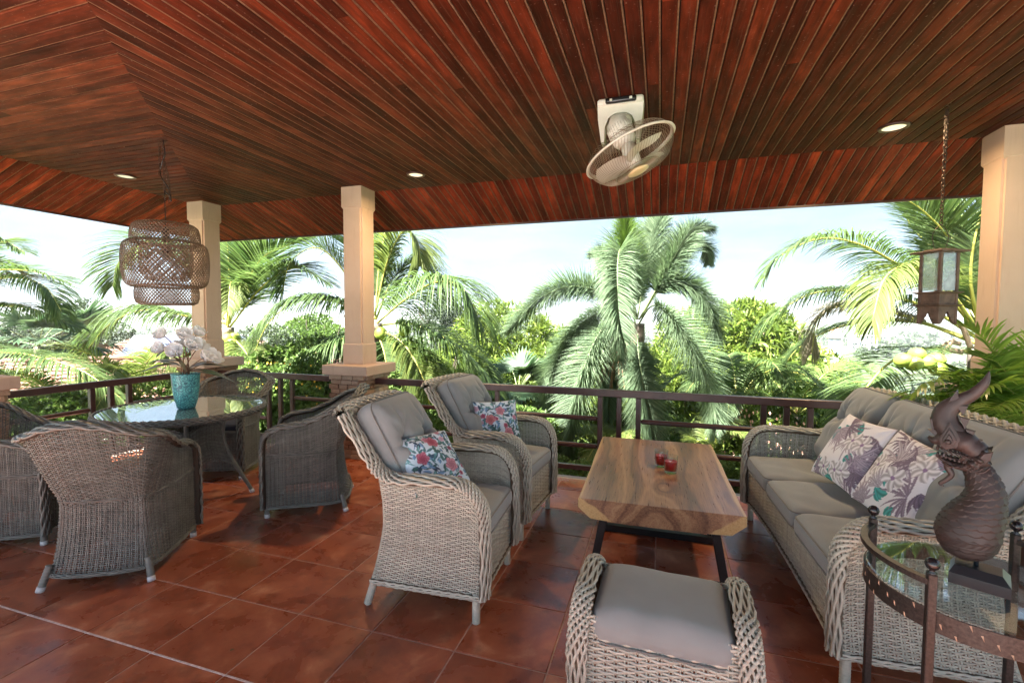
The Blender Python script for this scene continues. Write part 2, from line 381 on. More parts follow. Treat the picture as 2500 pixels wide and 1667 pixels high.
for i in range(i0, i1):
    for j in range(-16, 6):
        xa, xb = max(X0F, i*TX-.003), min(X1F, (i+1)*TX-.003); ya, yb = max(Y0F, 1.8695+j*TY), min(Y1F, 1.8695+(j+1)*TY)
        if xb-xa < .03 or yb-ya < .03: continue
        cx, cy = (xa+xb)/2, (ya+yb)/2
        p = np.array([cx, cy, 0])-[0, 0, EYE]; d = p@RF; inview = d > .5 and abs(p@RX/d) < 1.25 and p@RD/d < .9
        full = xb-xa > TX-.01 and yb-ya > TY-.01
        if inview and ntile < 295:
            if full: link('tile', tile_me, floor, (cx, cy, -.012+random.uniform(-.0006, .0004)), (random.uniform(-.0012, .0012), random.uniform(-.0012, .0012), random.choice((0, PI))))
            else:
                g = Geo(); box(g, (0, 0, 0), (xb-xa-.007, yb-ya-.007, .024), b=.0022); g.build('tile', M['tile'], floor, False, (cx, cy, -.012))
            ntile += 1
        else: box(rest, (cx, cy, -.012), (xb-xa-.007, yb-ya-.007, .024), b=.002)
rest.build('far_tiles', M['tile'], floor, False, kind='stuff')
g = Geo(); box(g, (-1.4, 1.4405, -.0035), (8.3, .011, .009), b=.002); g.build('joint_strip', M['pgrout'], floor, False)
g = Geo(); box(g, (X0F-.04, 1.5, -1.9), (.12, 5.7, 3.78)); box(g, (-1.4, 4.36, -1.9), (8.5, .12, 3.78))
g.build('terrace_wall', M['slab'], smooth=False, kind='structure')

M['deck'] = mat_plain('pale_bounce_stone', (.52, .52, .52), .7, var=.08, scale=2)
g = Geo(); box(g, (-1.4, -5.2, -1.9), (10.5, 8.1, 3.79)); g.build('bounce_deck', M['deck'], smooth=False, kind='structure')  # added unseen behind the camera; its pale top bounces sunlight onto the furniture

# ------------------------------------------------------------------ boarded ceiling and eaves
CZ, CXL, CYF, CXR, CYB = 2.9, -5.53, 4.54, 2.57, -.6
SOFF = math.atan2(.262, .79); SLEN = .832; BP = .0808
ceiling = thing('ceiling', None, None); ceiling['kind'] = 'structure'
def plank(parent, O, ex, ey, W, a0, a1, b0, b1, mt='plank'):
    """board from O: length along ex, width W along ey; ends at a0..b0 on its first edge and a1..b1 on its second"""
    ez = np.cross(ex, ey)
    if ez[2] < 0: sgn = -1
    else: sgn = 1
    w = W-.0135; bead = .0075
    sec = [(0, .02), (0, .0028), (.0028, 0), (w-.0028, 0), (w, .0028), (w, .02)]
    sec2 = [(w, .02), (w, .0045), (w+bead, .0045), (w+bead, .02)]
    g = Geo()
    for s, m in ((sec, 0), (sec2, 1)):
        V = []
        for E0, E1 in ((a0, a1), (b0, b1)):
            for y, z in s: V.append((E0+(E1-E0)*y/W, y, z*sgn))
        k = len(s); g.add(V, [(i, i+1, k+i+1, k+i) for i in range(k-1)], P=[list(range(k)), list(range(k, 2*k))], m=m)
    o = g.build('plank', [M[mt], M['groove']], parent, False)
    o.matrix_local = Matrix(((ex[0], ey[0], ez[0], O[0]), (ex[1], ey[1], ez[1], O[1]), (ex[2], ey[2], ez[2], O[2]), (0, 0, 0, 1)))
    return o
X_, Y_ = np.array([1., 0, 0]), np.array([0, 1., 0])
def run(parent, O, ex, ey, W, a0, a1, b0, b1, joints):
    js = [(a0, a1)]+[(j, j) for j in joints if j > max(a0, a1)+.3 and j < min(b0, b1)-.3]+[(b0, b1)]
    for k in range(len(js)-1):
        (p, q), (r, s) = js[k], js[k+1]; e = .0015
        if k: p += e; q += e
        plank(parent, O, ex, ey, W, p, q, r, s)
nb = int(round((CXR-CXL)/BP)); bw = (CXR-CXL)/nb
for k in range(nb):                       # boards running towards the front eave
    xa = CXL+k*bw; xb = xa+bw
    ya, yb = max(CYB, -.99-xa), max(CYB, -.99-xb)
    run(ceiling, (xa, 0, CZ), Y_, X_, bw, ya, yb, CYF, CYF, [random.uniform(.6, 3.9)] if k % 3 else [])
nl = int(round((CYF-CYB)/BP)); lw = (CYF-CYB)/nl
for k in range(nl):                       # boards running towards the left eave, mitred on the diagonal
    ya = CYB+k*lw; yb = ya+lw
    run(ceiling, (0, ya, CZ), X_, Y_, lw, CXL, CXL, min(-.99-ya, CXR), -.99-yb, [random.uniform(-4.6, -1)] if k % 3 == 0 else [])
eave = thing('roof_eave', None, None); eave['kind'] = 'structure'
cs, sn = math.cos(SOFF), math.sin(SOFF); XE = SLEN*cs
nf = int(round((CXR-CXL+2*XE)/BP)); fw = (CXR-CXL+2*XE)/nf; ex = np.array([0, cs, -sn])
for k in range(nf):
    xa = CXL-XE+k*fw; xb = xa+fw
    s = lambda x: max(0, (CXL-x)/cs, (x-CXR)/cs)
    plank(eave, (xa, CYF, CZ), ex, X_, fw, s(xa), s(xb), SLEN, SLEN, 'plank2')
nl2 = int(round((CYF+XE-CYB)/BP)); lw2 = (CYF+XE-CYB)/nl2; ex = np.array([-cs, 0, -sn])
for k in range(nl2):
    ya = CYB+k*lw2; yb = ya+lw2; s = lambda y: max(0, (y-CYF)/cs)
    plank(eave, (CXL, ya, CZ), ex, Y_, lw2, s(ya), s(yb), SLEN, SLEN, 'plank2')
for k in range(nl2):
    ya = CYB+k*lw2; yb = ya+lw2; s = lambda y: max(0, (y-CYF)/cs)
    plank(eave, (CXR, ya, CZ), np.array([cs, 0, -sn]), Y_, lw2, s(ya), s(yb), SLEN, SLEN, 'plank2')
ZE = CZ-SLEN*sn
g = Geo(); box(g, ((CXL+CXR)/2, CYF+XE+.012, ZE+.045), (CXR-CXL+2*XE+.05, .022, .13)); g.build('fascia_board', M['rail'], eave, False)
g = Geo(); box(g, (CXL-XE-.012, (CYF+XE+CYB)/2, ZE+.045), (.022, CYF+XE-CYB, .13)); g.build('fascia_board', M['rail'], eave, False)
# dark deck over the boards and the tiled hip roof above
g = Geo(); e = .024
A = [(CXL, CYB), (CXR, CYB), (CXR, CYF), (CXL, CYF)]; B = [(CXL-XE, CYB), (CXR+XE, CYB), (CXR+XE, CYF+XE), (CXL-XE, CYF+XE)]
V = [(x, y, CZ+e) for x, y in A]+[(x, y, ZE+e) for x, y in B]
g.add(V, [(0, 1, 2, 3), (2, 6, 7, 3), (0, 3, 7, 4), (1, 5, 6, 2)])
g.build('roof_deck', M['void'], smooth=False, kind='structure')
g = Geo(); V = [(x, y, ZE+.12) for x, y in B]+[(-2, CYB, 4.9), (-1, CYB, 4.9), (-1, 1.2, 4.9), (-2, 1.2, 4.9)]
g.add(V, [(0, 3, 7, 4), (3, 2, 6, 7), (2, 1, 5, 6)], P=[[4, 7, 6, 5], [0, 4, 5, 1]])
M['rooft'] = mat_plain('roof_tile_clay', (.42, .22, .14), .7, var=.2, scale=3)
g.build('roof', M['rooft'], smooth=False, kind='structure')

# ------------------------------------------------------------------ columns
def stone_mat():
    n = NT('split_stone'); v = n.coord(rand=29); r = rnd(n); a = n.noise(v, 9, 5, .65); b = n.noise(v, 60, 3, .7)
    c = n.ramp(n.math('ADD', n.math('MULTIPLY', r, .6), n.math('MULTIPLY', a, .45)), [(.15, (.20, .12, .075)), (.4, (.34, .21, .13)), (.6, (.44, .30, .20)), (.78, (.52, .38, .27)), (.95, (.26, .20, .16))])
    n.base(n.mix(n.math('MULTIPLY', b, .35), c, (.16, .10, .06))); n.rough(.85); n.bump(b, .6, .01); return n.m
M['stone'] = stone_mat()
def notched(a, k): return [(a-k, -a), (a-k, -a+k), (a, -a+k), (a, a-k), (a-k, a-k), (a-k, a), (-a+k, a), (-a+k, a-k), (-a, a-k), (-a, -a+k), (-a+k, -a+k), (-a+k, -a)]
def zprism(g, poly, z0, z1, m=0, poly1=None):
    n = len(poly); poly1 = poly1 or poly
    V = [(x, y, z0) for x, y in poly]+[(x, y, z1) for x, y in poly1]
    g.add(V, [(i, (i+1) % n, n+(i+1) % n, n+i) for i in range(n)], P=[list(range(n))[::-1], list(range(n, 2*n))], m=m)
def column(x, y, label, stones):
    t = thing('column', label, 'column', (x, y, 0), 0, 'columns of the terrace')
    g = Geo(); a = .125
    sq = lambda a: [(a, -a), (a, a), (-a, a), (-a, -a)]
    zprism(g, sq(a), 1.0, 1.215); zprism(g, sq(a), 1.215, 1.235, poly1=sq(a-.014)); zprism(g, notched(a-.006, .018), 1.225, 2.69)
    zprism(g, sq(a-.014), 2.665, 2.69, poly1=sq(a)); zprism(g, sq(a), 2.69, CZ-.001)
    g.build('shaft', M['slab'], t, False)
    g = Geo(); box(g, (0, 0, .948), (.56, .56, .104), b=.006); g.build('cap_slab', M['slab'], t, False)
    g = Geo(); box(g, (0, 0, .4475), (.405, .405, .893)); g.build('core', M['grout'], t, False)
    joined = None if stones else Geo()
    nc = 18; h = .893/nc; rng = random.Random(int(x*100)+5)
    for c in range(nc):
        for side in range(4):
            u = -.23+(.0 if (c+side) % 2 else .028)
            end = .23-(.028 if (c+side) % 2 else 0)
            while u < end-.01:
                w = rng.uniform(.075, .17)
                if end-(u+w) < .06: w = end-u
                pr = rng.uniform(-.006, .006); th = .03
                gg = joined or Geo()
                R = np.array([[math.cos(side*PI/2), -math.sin(side*PI/2), 0], [math.sin(side*PI/2), math.cos(side*PI/2), 0], [0, 0, 1]])
                cen = R@np.array([u+w/2, -.215+pr/2, 0])
                if joined is not None: box(gg, cen+[0, 0, (c+.5)*h], (w-.004, th+abs(pr), h-.0045), b=.004, R=R)
                else:
                    box(gg, (0, 0, 0), (w-.004, th+abs(pr), h-.0045), b=.005)
                    gg.build('stone', M['stone'], t, False, (cen[0], cen[1], (c+.5)*h), (0, 0, side*PI/2))
                u += w
    if joined is not None: joined.build('stonework', M['stone'], t, False, kind='stuff')
    return t
column(-5.40, 4.405, 'cream column behind the rattan pendant lamp', False)
column(-3.165, 4.40, 'cream column on stone pedestal beside the tilted dining chair', True)
column(-5.40, 2.19, 'column base at the left edge behind the leftmost dining chair', False)
column(2.445, 4.44, 'broad cream column right of the hanging lantern, behind the potted palm', False)

# ------------------------------------------------------------------ railings
def railing(label, p0, p1, groups, z=None):
    """rail span from p0 to p1; groups: distances along it of the middle baluster of each triple"""
    p0, p1 = np.array([*p0, 0.]), np.array([*p1, 0.]); Ld = np.linalg.norm(p1-p0); ang = math.atan2(p1[1]-p0[1], p1[0]-p0[0])
    t = thing('railing', label, 'railing', tuple(p0), ang, 'railings round the terrace')
    def part(name, c, s, b=.004): g = Geo(); box(g, (0, 0, 0), s, b=b); g.build(name, M['rail'], t, False, c)
    part('top_rail', (Ld/2, 0, .821), (Ld, .062, .064))
    part('bottom_rail', (Ld/2, 0, .097), (Ld, .05, .046))
    stops = [0]
    for gx in groups:
        for k in (-1, 0, 1): part('baluster', (gx+k*.172, 0, .4535), (.045, .045, .667))
        stops += [gx-.172-.0225, gx+.172+.0225]
    stops.append(Ld)
    for k in range(0, len(stops), 2):
        a, b = stops[k], stops[k+1]
        for zz in (.573, .310): part('mid_rail', ((a+b)/2, 0, zz), (b-a, .042, .042), .012)
    return t
railing('dark wooden railing along the front, behind the armchairs and coffee table', (-2.935, 4.37), (2.215, 4.37), [1.222, 2.585, 3.948])
railing('short dark railing between the two left columns', (-5.17, 4.37), (-3.395, 4.37), [.93])
railing('dark wooden railing behind the round dining table, left side', (-5.40, 2.42), (-5.40, 4.175), [.89])
railing('dark railing on the right side behind the sofa', (2.445, -1.0), (2.445, 4.21), [1.3, 2.7, 4.1])

# ------------------------------------------------------------------ ceiling lights
M['lamp'] = emit('warm_downlight', (1, .78, .50), .075); M['lampc'] = emit('pale_downlight', (.85, .9, .62), .035)
def downlight(x, y, r, label, mt, power):
    t = thing('ceiling_light', label, 'ceiling light', (x, y, CZ), 0, 'round downlights in the ceiling')
    g = Geo(); lathe(g, [(r*.78, -.004), (r*.80, -.014), (r, -.012), (r*1.06, .0), (r*.8, .004)], 36); g.build('trim', M['rail'], t)
    g = Geo(); lathe(g, [(1e-4, -.007), (r*.5, -.007), (r*.79, -.006)], 36); g.build('diffuser', mt, t)
    if power:
        l = bpy.data.lights.new('ceiling_light_glow', 'AREA'); l.shape = 'DISK'; l.size = r*1.5; l.energy = power; l.color = (1, .68, .36); l.spread = math.radians(170)
        lo = bpy.data.objects.new('ceiling_light_glow', l); COL.objects.link(lo); lo.parent = t; lo.location = (0, 0, -.02)
downlight(-5.093, 3.32, .085, 'pale round downlight left of the pendant lamp chain', M['lampc'], 1.5)
downlight(-2.294, 4.103, .085, 'lit round downlight near the middle cream column', M['lamp'], 3)
downlight(1.576, 4.111, .092, 'large lit round downlight next to the lantern chain', M['lamp'], 3)
# ------------------------------------------------------------------ wicker
def strands(g, P, N, rw, rt, sides=4, m=0, caps=False):
    """flattened strands: P, N (n,k,3); rw width radius, rt thickness radius (n,k)"""
    P = np.asarray(P, float); n, k = P.shape[:2]
    T = nrm(np.gradient(P, axis=1)); B = nrm(np.cross(T, N)); N = np.cross(B, T)
    rw = np.broadcast_to(rw, (n, k)); rt = np.broadcast_to(rt, (n, k))
    a = np.linspace(0, 2*PI, sides, endpoint=False)+(PI/4 if sides == 4 else 0)
    V = P[:, :, None]+N[:, :, None]*(np.cos(a)[:, None]*rt[:, :, None, None]*1.2)+B[:, :, None]*(np.sin(a)[:, None]*rw[:, :, None, None]*1.3)
    I = np.arange(n*k*sides).reshape(n, k, sides); A = I[:, :-1]; C = I[:, 1:]
    Q = np.stack([A, np.roll(A, -1, 2), np.roll(C, -1, 2), C], -1).reshape(-1, 4)
    g.add(V.reshape(-1, 3), Q, m=m)
def weave(g, S, nu, nv, amp=.004, rt=.0022, fill=.43, m=0, stakes=2, rs=.0030, u0=0., u1=1., v0=0., v1=1., ks=10, skip=None):
    """real over-and-under weave on the surface S(u, v): nv rows over nu gaps between stakes"""
    U = np.linspace(u0, u1, 2*nu+1); Vr = v0+(np.arange(nv)+.5)/nv*(v1-v0)
    uu, vv = np.meshgrid(U, Vr)
    def nm(u, v):
        e = 1e-3; du = S(u+e, v)-S(u-e, v); dv = S(u, v+e)-S(u, v-e); return nrm(np.cross(du, dv))
    P = S(uu, vv); N = nm(uu, vv)
    ph = np.cos(PI*(np.arange(2*nu+1)/2)[None]+PI*np.arange(nv)[:, None])
    pitch = np.linalg.norm(S(uu, np.minimum(vv+.01, 1))-P, axis=-1)/.01*(v1-v0)/nv
    strands(g, P+N*(ph*amp)[..., None], N, pitch*fill, rt, 4, m)
    us = u0+(u1-u0)*np.arange(nu+1)/nu; vs_ = np.linspace(v0, v1, ks)
    du = (u1-u0)/nu*.17
    for off in ((-du, du) if stakes == 2 else (0,)):
        a, b = np.meshgrid(np.clip(us+off, u0, u1), vs_, indexing='ij')
        strands(g, S(a, b), nm(a, b), rs, rs*.9, 3, m)
def braid(g, path, N, w, t, ns=7, wave=.055, m=0, core=1, span=2.3, rr=1.0):
    """thick plaited edge: ns wavy strands over an oval core of half width w, half thickness t"""
    P = np.asarray(path, float); L = np.linalg.norm(np.diff(P, axis=0), axis=1).sum(); k = max(8, int(L/(wave/5)))
    PN = resample(np.concatenate([P, np.asarray(N, float)], 1), k); P = PN[:, :3]; N = nrm(PN[:, 3:])
    T = nrm(np.gradient(P, axis=0)); B = nrm(np.cross(T, N)); N = np.cross(B, T)
    s = np.arange(k)*L/(k-1)
    Ps, Ns = [], []
    for i in range(ns):
        th0 = (-span/2+span*i/(ns-1)); ph = 2*PI*s/wave+PI*(i % 2)
        th = th0+.15*np.sin(ph); rad = 1+.17*np.cos(ph)
        d = N*(np.cos(th)*t*rad)[:, None]+B*(np.sin(th)*w*rad)[:, None]
        Ps.append(P+d); Ns.append(nrm(N*(np.cos(th)/t)[:, None]+B*(np.sin(th)/w)[:, None]))
    r = w*span/(ns-1)*.44*rr
    strands(g, np.array(Ps), np.array(Ns), r, r*.75, 4, m)
    a = np.linspace(0, 2*PI, 8, endpoint=False)
    Vc = P[:, None]+N[:, None]*(np.cos(a)[None, :, None]*t*.86)+B[:, None]*(np.sin(a)[None, :, None]*w*.86)
    grid(g, Vc, cv=True, m=core)
def leg(parent, a, b, r, mt, glide=None, rings=10):
    P = np.linspace(a, b, rings*3+1); rr = np.array([r*(1.0 if k % 3 else .88) for k in range(len(P))])
    g = Geo(); tube(g, P, rr, 10); o = g.build('leg', mt, parent)
    if glide:
        g = Geo(); d = nrm(np.array(b, float)-np.array(a, float)); tube(g, np.array([a, np.array(a)+d*.028]), r*1.06, 10); g.build('glide', glide, o)
    return o

def cushion(sx, sy, sz, r=.03, n=26, puff=.02, tufts=(), seed=0, wrinkle=.004, sag=0):
    """rounded box cushion, half sizes sx sy sz, with tufts (x, y, depth, sigma) on both big faces"""
    bmv = []; bmf = []
    t = np.linspace(-1, 1, n); A, B = np.meshgrid(t, t, indexing='ij')
    faces = []
    for ax in range(3):
        for s in (-1, 1):
            p = np.zeros((n, n, 3)); p[..., ax] = s; p[..., (ax+1) % 3] = A; p[..., (ax+2) % 3] = B
            faces.append((p, s < 0))
    h = np.array([sx, sy, sz]); rr = min(r, sz*.98); V = []; Q = []; k = 0
    I = np.arange(n*n).reshape(n, n); q0 = np.stack([I[:-1, :-1], I[1:, :-1], I[1:, 1:], I[:-1, 1:]], -1).reshape(-1, 4)
    for p, fl in faces:
        q = p*h; c = np.clip(q, -(h-rr), h-rr); d = q-c; pos = c+rr*d/np.maximum(np.linalg.norm(d, axis=-1, keepdims=True), 1e-9)
        V.append(pos.reshape(-1, 3)); Q.append((q0[:, ::-1] if fl else q0)+k); k += n*n
    V = np.concatenate(V); Q = np.concatenate(Q)
    key = {}; remap = np.zeros(len(V), int); keep = []
    for i, v in enumerate(np.round(V, 5)):
        kk = (v[0], v[1], v[2])
        if kk not in key: key[kk] = len(keep); keep.append(i)
        remap[i] = key[kk]
    V = V[keep]; Q = remap[Q]
    x, y, z = V[:, 0]/sx, V[:, 1]/sy, V[:, 2]/sz
    dz = puff*np.clip(1-x**4, 0, 1)*np.clip(1-y**4, 0, 1)
    for tx, ty, dep, sg in tufts:
        dx, dy = V[:, 0]-tx, V[:, 1]-ty; d2 = dx*dx+dy*dy; d = np.sqrt(d2)
        dz -= dep*np.exp(-d2/(2*sg*sg))
        for k_, (an_, ln_, st_) in enumerate(((PI, .24, .5), (PI+.5, .2, .34), (PI-.45, .2, .36), (PI/2, .16, .42), (-PI/2, .16, .42), (.25, .18, .3), (-.5, .16, .26), (PI+.95, .14, .22))):
            cx_, sy_ = math.cos(an_), math.sin(an_); al = dx*cx_+dy*sy_; pe = -dx*sy_+dy*cx_+.01*np.sin(al*25+k_)
            dz -= dep*st_*np.exp(-(pe/(.007+.05*np.clip(al, 0, 1)))**2)*np.clip(al/.015, 0, 1)*np.clip(1-al/ln_, 0, 1)
    rng = np.random.RandomState(seed)
    for _ in range(7):
        a = rng.uniform(0, PI); f = rng.uniform(8, 26); ph = rng.uniform(0, 6); amp = wrinkle*rng.uniform(.2, .6)
        wv = np.sin((V[:, 0]*math.cos(a)+V[:, 1]*math.sin(a))*f+ph+2*np.sin(V[:, 0]*9+V[:, 1]*7+ph)); dz += amp*wv*np.clip(1-x**2, 0, 1)
    V[:, 2] += np.sign(z)*np.minimum(1, np.abs(z))*dz
    # creases pulled in from the edges
    side = (1-np.abs(z))
    V[:, 2] -= sag*(1-x**2)*(1-y**2)
    return V, Q
def edge_piping(sx, sy, z, r, rad=.0042, wob=0):
    pts = []
    for cx, cy, a0 in ((sx-r, sy-r, 0), (-sx+r, sy-r, PI/2), (-sx+r, -sy+r, PI), (sx-r, -sy+r, 1.5*PI)):
        for a in np.linspace(a0, a0+PI/2, 6): pts.append((cx+r*math.cos(a), cy+r*math.sin(a), z))
    g = Geo(); tube(g, resample(np.array(pts+pts[:1]), 90)[:-1], rad, 5, closed=True); return g
def cushion_obj(name, parent, s, M4, mt, pipe, **k):
    sx, sy, sz = s; V, Q = cushion(sx, sy, sz, **k); g = Geo(); g.add(V, Q)
    o = g.build(name, mt, parent); o.matrix_local = M4
    r = k.get('r', .03)
    for zz in ((-sz+.2*r,) if name == 'footstool_cushion' else (sz-.35*r, -sz+.35*r)):
        e = edge_piping(sx-.10*r, sy-.10*r, zz, r*1.15); e.build('piping', pipe, o)
    return o
def TR(loc, rx=0, ry=0, rz=0): return Matrix.Translation(loc)@Matrix.Rotation(rz, 4, 'Z')@Matrix.Rotation(ry, 4, 'Y')@Matrix.Rotation(rx, 4, 'X')

# ------------------------------------------------------------------ armchair and sofa share one wicker family
XF = .345
def xrear(z):
    return np.interp(z, [.12, .22, .42, .55, .69, .80, 1.02], [-.275, -.245, -.205, -.205, -.222, -.285, -.44])
def seat_family(name, label, cat, W, nc, wick, core, group=None, arch=.0, tufted=True):
    t = thing(name, label, cat, (0, 0, 0), 0, group)
    zb = .135
    def ztop(x): 
        x = np.asarray(x, float); r = .13
        return np.where(x > XF-r, .55+r*np.sqrt(np.clip(1-((x-XF+r)/r)**2, 0, 1)), .68)
    for s in (-1, 1):
        def S(u, v, s=s):
            xb = -.205+(XF+.205)*u
            zt = ztop(np.minimum(xb, XF-.004)); z = zb+v*(zt-zb)
            x = xrear(z)+(XF+.005*np.sin(v*3)-xrear(z))*u
            y = s*(W+.012+.018*(np.cos((z-.42)*5.5)*-1+1)*.9)
            return np.stack([x, y, z], -1)
        g = Geo(); weave(g, S, 20, 50, amp=.0056, rt=.0028, fill=.35, rs=.0036); g.build('side_panel', wick, t)
    nw = max(14, int(2*W/.036))
    def Sb(u, v):
        z = zb+v*(.985-zb); y = -W-.005+(2*W+.01)*u; x = xrear(z)-.03*np.sin(np.clip(u, 0, 1)*PI)*np.clip((z-.3)/.6, 0, 1)
        return np.stack([x, y, z], -1)
    g = Geo(); weave(g, Sb, nw, 60, amp=.0058, rt=.0028, fill=.36, ks=14)
    # inner face of the back
    def Si(u, v):
        z = .4+v*.58; y = W-.03-(2*W-.06)*u; return np.stack([xrear(z)+.028, y, z], -1)
    weave(g, Si, max(10, nw//2), 34, amp=.004, rt=.003, fill=.47)
    g.build('back_panel', wick, t)
    def Sf(u, v):
        lo = zb+arch*np.sin(np.clip(u, 0, 1)*PI)**.6; z = lo+v*(.385-lo); y = -W+.0+2*W*u
        return np.stack([np.full_like(z, XF-.02), y, z], -1)
    g = Geo(); weave(g, Sf, nw, 20, amp=.0042, rt=.0026, fill=.36)
    lo = np.array([(XF-.02, y, zb+arch*math.sin((y+W)/(2*W)*PI)**.6-.002) for y in np.linspace(-W+.001, W-.001, 24)])
    braid(g, lo, np.tile([.5, 0, -1.], (24, 1)), .014, .013, 4, .05)
    g.build('front_apron', [wick, core], t)
    g = Geo(); box(g, (.06, 0, .372), (.52, 2*W-.02, .02)); g.build('seat_deck', core, t)
    # plaited rim: foot, arm, back edge, across the back and down the other side
    g = Geo()
    pts = [(XF, 0, .14), (XF+.006, 0, .30), (XF, 0, .46), (XF-.008, 0, .575), (XF-.055, 0, .655), (XF-.13, 0, .69), (.05, 0, .693), (-.12, 0, .684), (-.205, 0, .712), (-.262, 0, .775), (-.345, 0, .89), (-.425, 0, .995)]
    nn = [(1, 0, 0), (1, 0, 0), (1, 0, .05), (1, 0, .35), (.7, 0, .8), (.15, 0, 1), (0, 0, 1), (.15, 0, 1), (.45, 0, .8), (.75, 0, .62), (.8, 0, .6), (.78, 0, .66)]
    for s in (-1, 1):
        P = catmull([(a, s*(W+.022+(.012 if c > .6 else 0)), c) for a, b, c in pts], 60); Nn = catmull([(a, s*.12, c) for a, b, c in nn], 60)
        braid(g, P, Nn, .042, .026, 10, .062, span=2.9)
        lo = np.array([(-.27, s*(W+.03), zb), (XF, s*(W+.03), zb)]); braid(g, resample(lo, 12), np.tile([0, s, -.6], (12, 1)), .015, .013, 4, .05)
    yy = np.linspace(-W-.034, W+.034, 40); dip = 1-np.abs(yy/(W+.034))**6
    P = np.stack([-.425-.030*dip, yy, .995+.018*dip], -1)
    braid(g, P, np.tile([.25, 0, 1.], (40, 1)), .040, .030, 9, .062, span=3.4)
    g.build('plaited_rim', [wick, core], t)
    for x, s in ((XF-.04, 1), (XF-.04, -1)): leg(t, (x, s*(W+.018), 0), (x, s*(W+.018), .15), .021, wick)
    for s in (1, -1): leg(t, (-.30, s*(W+.016), 0), (-.255, s*(W+.006), .15), .021, wick)
    # cushions
    cw = (2*W-.03)/nc
    for k in range(nc):
        y = -W+.015+cw*(k+.5)
        cushion_obj('seat_cushion', t, (.285, cw/2-.003, .055), TR((.068, y, .448), ry=.015*(k-1)), M['cush'], M['pipe'], r=.042, puff=.018, seed=k+int(W*100), n=34, wrinkle=(.007 if nc > 1 else .004))
        bh, bt = .285, (.070 if nc == 1 else .058)
        tf = [(.0, -cw*.22, .060, .030), (.0, cw*.22, .060, .030)] if tufted and nc == 1 else [(-.02, -cw*.22, .055, .030), (-.02, cw*.22, .055, .030)]
        o = cushion_obj('back_cushion', t, (bh, cw/2-.006, bt), TR(((-.222 if nc == 1 else -.25)+.004*(k % 2), y, .785), ry=math.radians(60)+.03*(k % 2), rz=0), M['cush'], M['pipe'], r=.062, puff=.045, tufts=tf, seed=k+9, n=56, wrinkle=.007)
        for tx, ty, *_ in tf:
            g = Geo(); icos(g, (tx, ty, bt+.045-.062), .010, 8, sz=.5); g.build('button', M['pipe'], o)
    return t
ac = seat_family('wicker_armchair', 'pale wicker armchair nearest the camera, with pink and blue rose cushion', 'armchair', .272, 1, M['wick'], M['wickcore'], 'pale wicker armchairs with grey cushions')
ac.location = (-1.16, 2.355, 0); ac.rotation_euler = (0, 0, math.radians(3))
copy_tree(ac, None, (-1.158, 3.30, 0), math.radians(-5), 'pale wicker armchair nearer the railing, with peony print cushion')
sofa = seat_family('wicker_sofa', 'long pale wicker sofa with grey cushions at the right', 'sofa', .808, 3, M['wick'], M['wickcore'], arch=.055)
sofa.location = (1.015, 3.02, 0); sofa.rotation_euler = (0, 0, math.radians(182.7))

# ottoman
ot = thing('ottoman', 'pale wicker footstool with grey cushion in front of the coffee table', 'ottoman', (.025, 1.862, 0), math.radians(-1.5))
def So(side):
    def S(u, v):
        z = .12+v*.30*np.ones_like(u); bul = 1+.05*np.sin(v*PI)
        if side == 'f': return np.stack([-.262+.524*u, np.full_like(u, -.195)*bul, z+0*u], -1)
        if side == 'b': return np.stack([.262-.524*u, np.full_like(u, .195)*bul, z+0*u], -1)
        yy = -.195+.39*u; s = 1 if side == 'r' else -1
        zt = .12+v*(.31+.03*np.sin(np.clip(u, 0, 1)*PI)); return np.stack([s*(.286*bul), yy*s, zt], -1)
    return S
for sd_, nm_, nu_ in (('f', 'front_panel', 14), ('b', 'back_panel', 14), ('l', 'side_panel', 10), ('r', 'side_panel', 10)):
    g = Geo(); weave(g, So(sd_), nu_, 25, amp=.005, rt=.003, fill=.41, rs=.0036); g.build(nm_, M['wick'], ot)
g = Geo(); box(g, (0, 0, .33), (.50, .36, .02)); g.build('seat_deck', M['wickcore'], ot)
for s in (-1, 1):
    g = Geo()
    P = catmull([(s*.286, -.205, .125), (s*.290, -.220, .25), (s*.286, -.210, .36), (s*.282, -.165, .434), (s*.280, -.08, .458), (s*.280, .08, .458), (s*.282, .165, .434), (s*.286, .210, .36), (s*.290, .220, .25), (s*.286, .205, .125)], 70)
    Nn = catmull([(s*.1, -1, 0), (s*.1, -1, .05), (s*.1, -.9, .4), (s*.1, -.5, .9), (s*.1, 0, 1), (s*.1, 0, 1), (s*.1, .5, .9), (s*.1, .9, .4), (s*.1, 1, .05), (s*.1, 1, 0)], 70)
    braid(g, P, Nn, .034, .024, 9, .056, span=2.9)
    g.build('plaited_rim', [M['wick'], M['wickcore']], ot)
for x in (-.26, .26):
    for y in (-.17, .17): leg(ot, (x, y, 0), (x, y, .14), .021, M['wick'])
cushion_obj('footstool_cushion', ot, (.248, .208, .056), TR((0, -.008, .378)), M['cush'], M['pipe'], r=.052, puff=.026, n=44, wrinkle=.003)

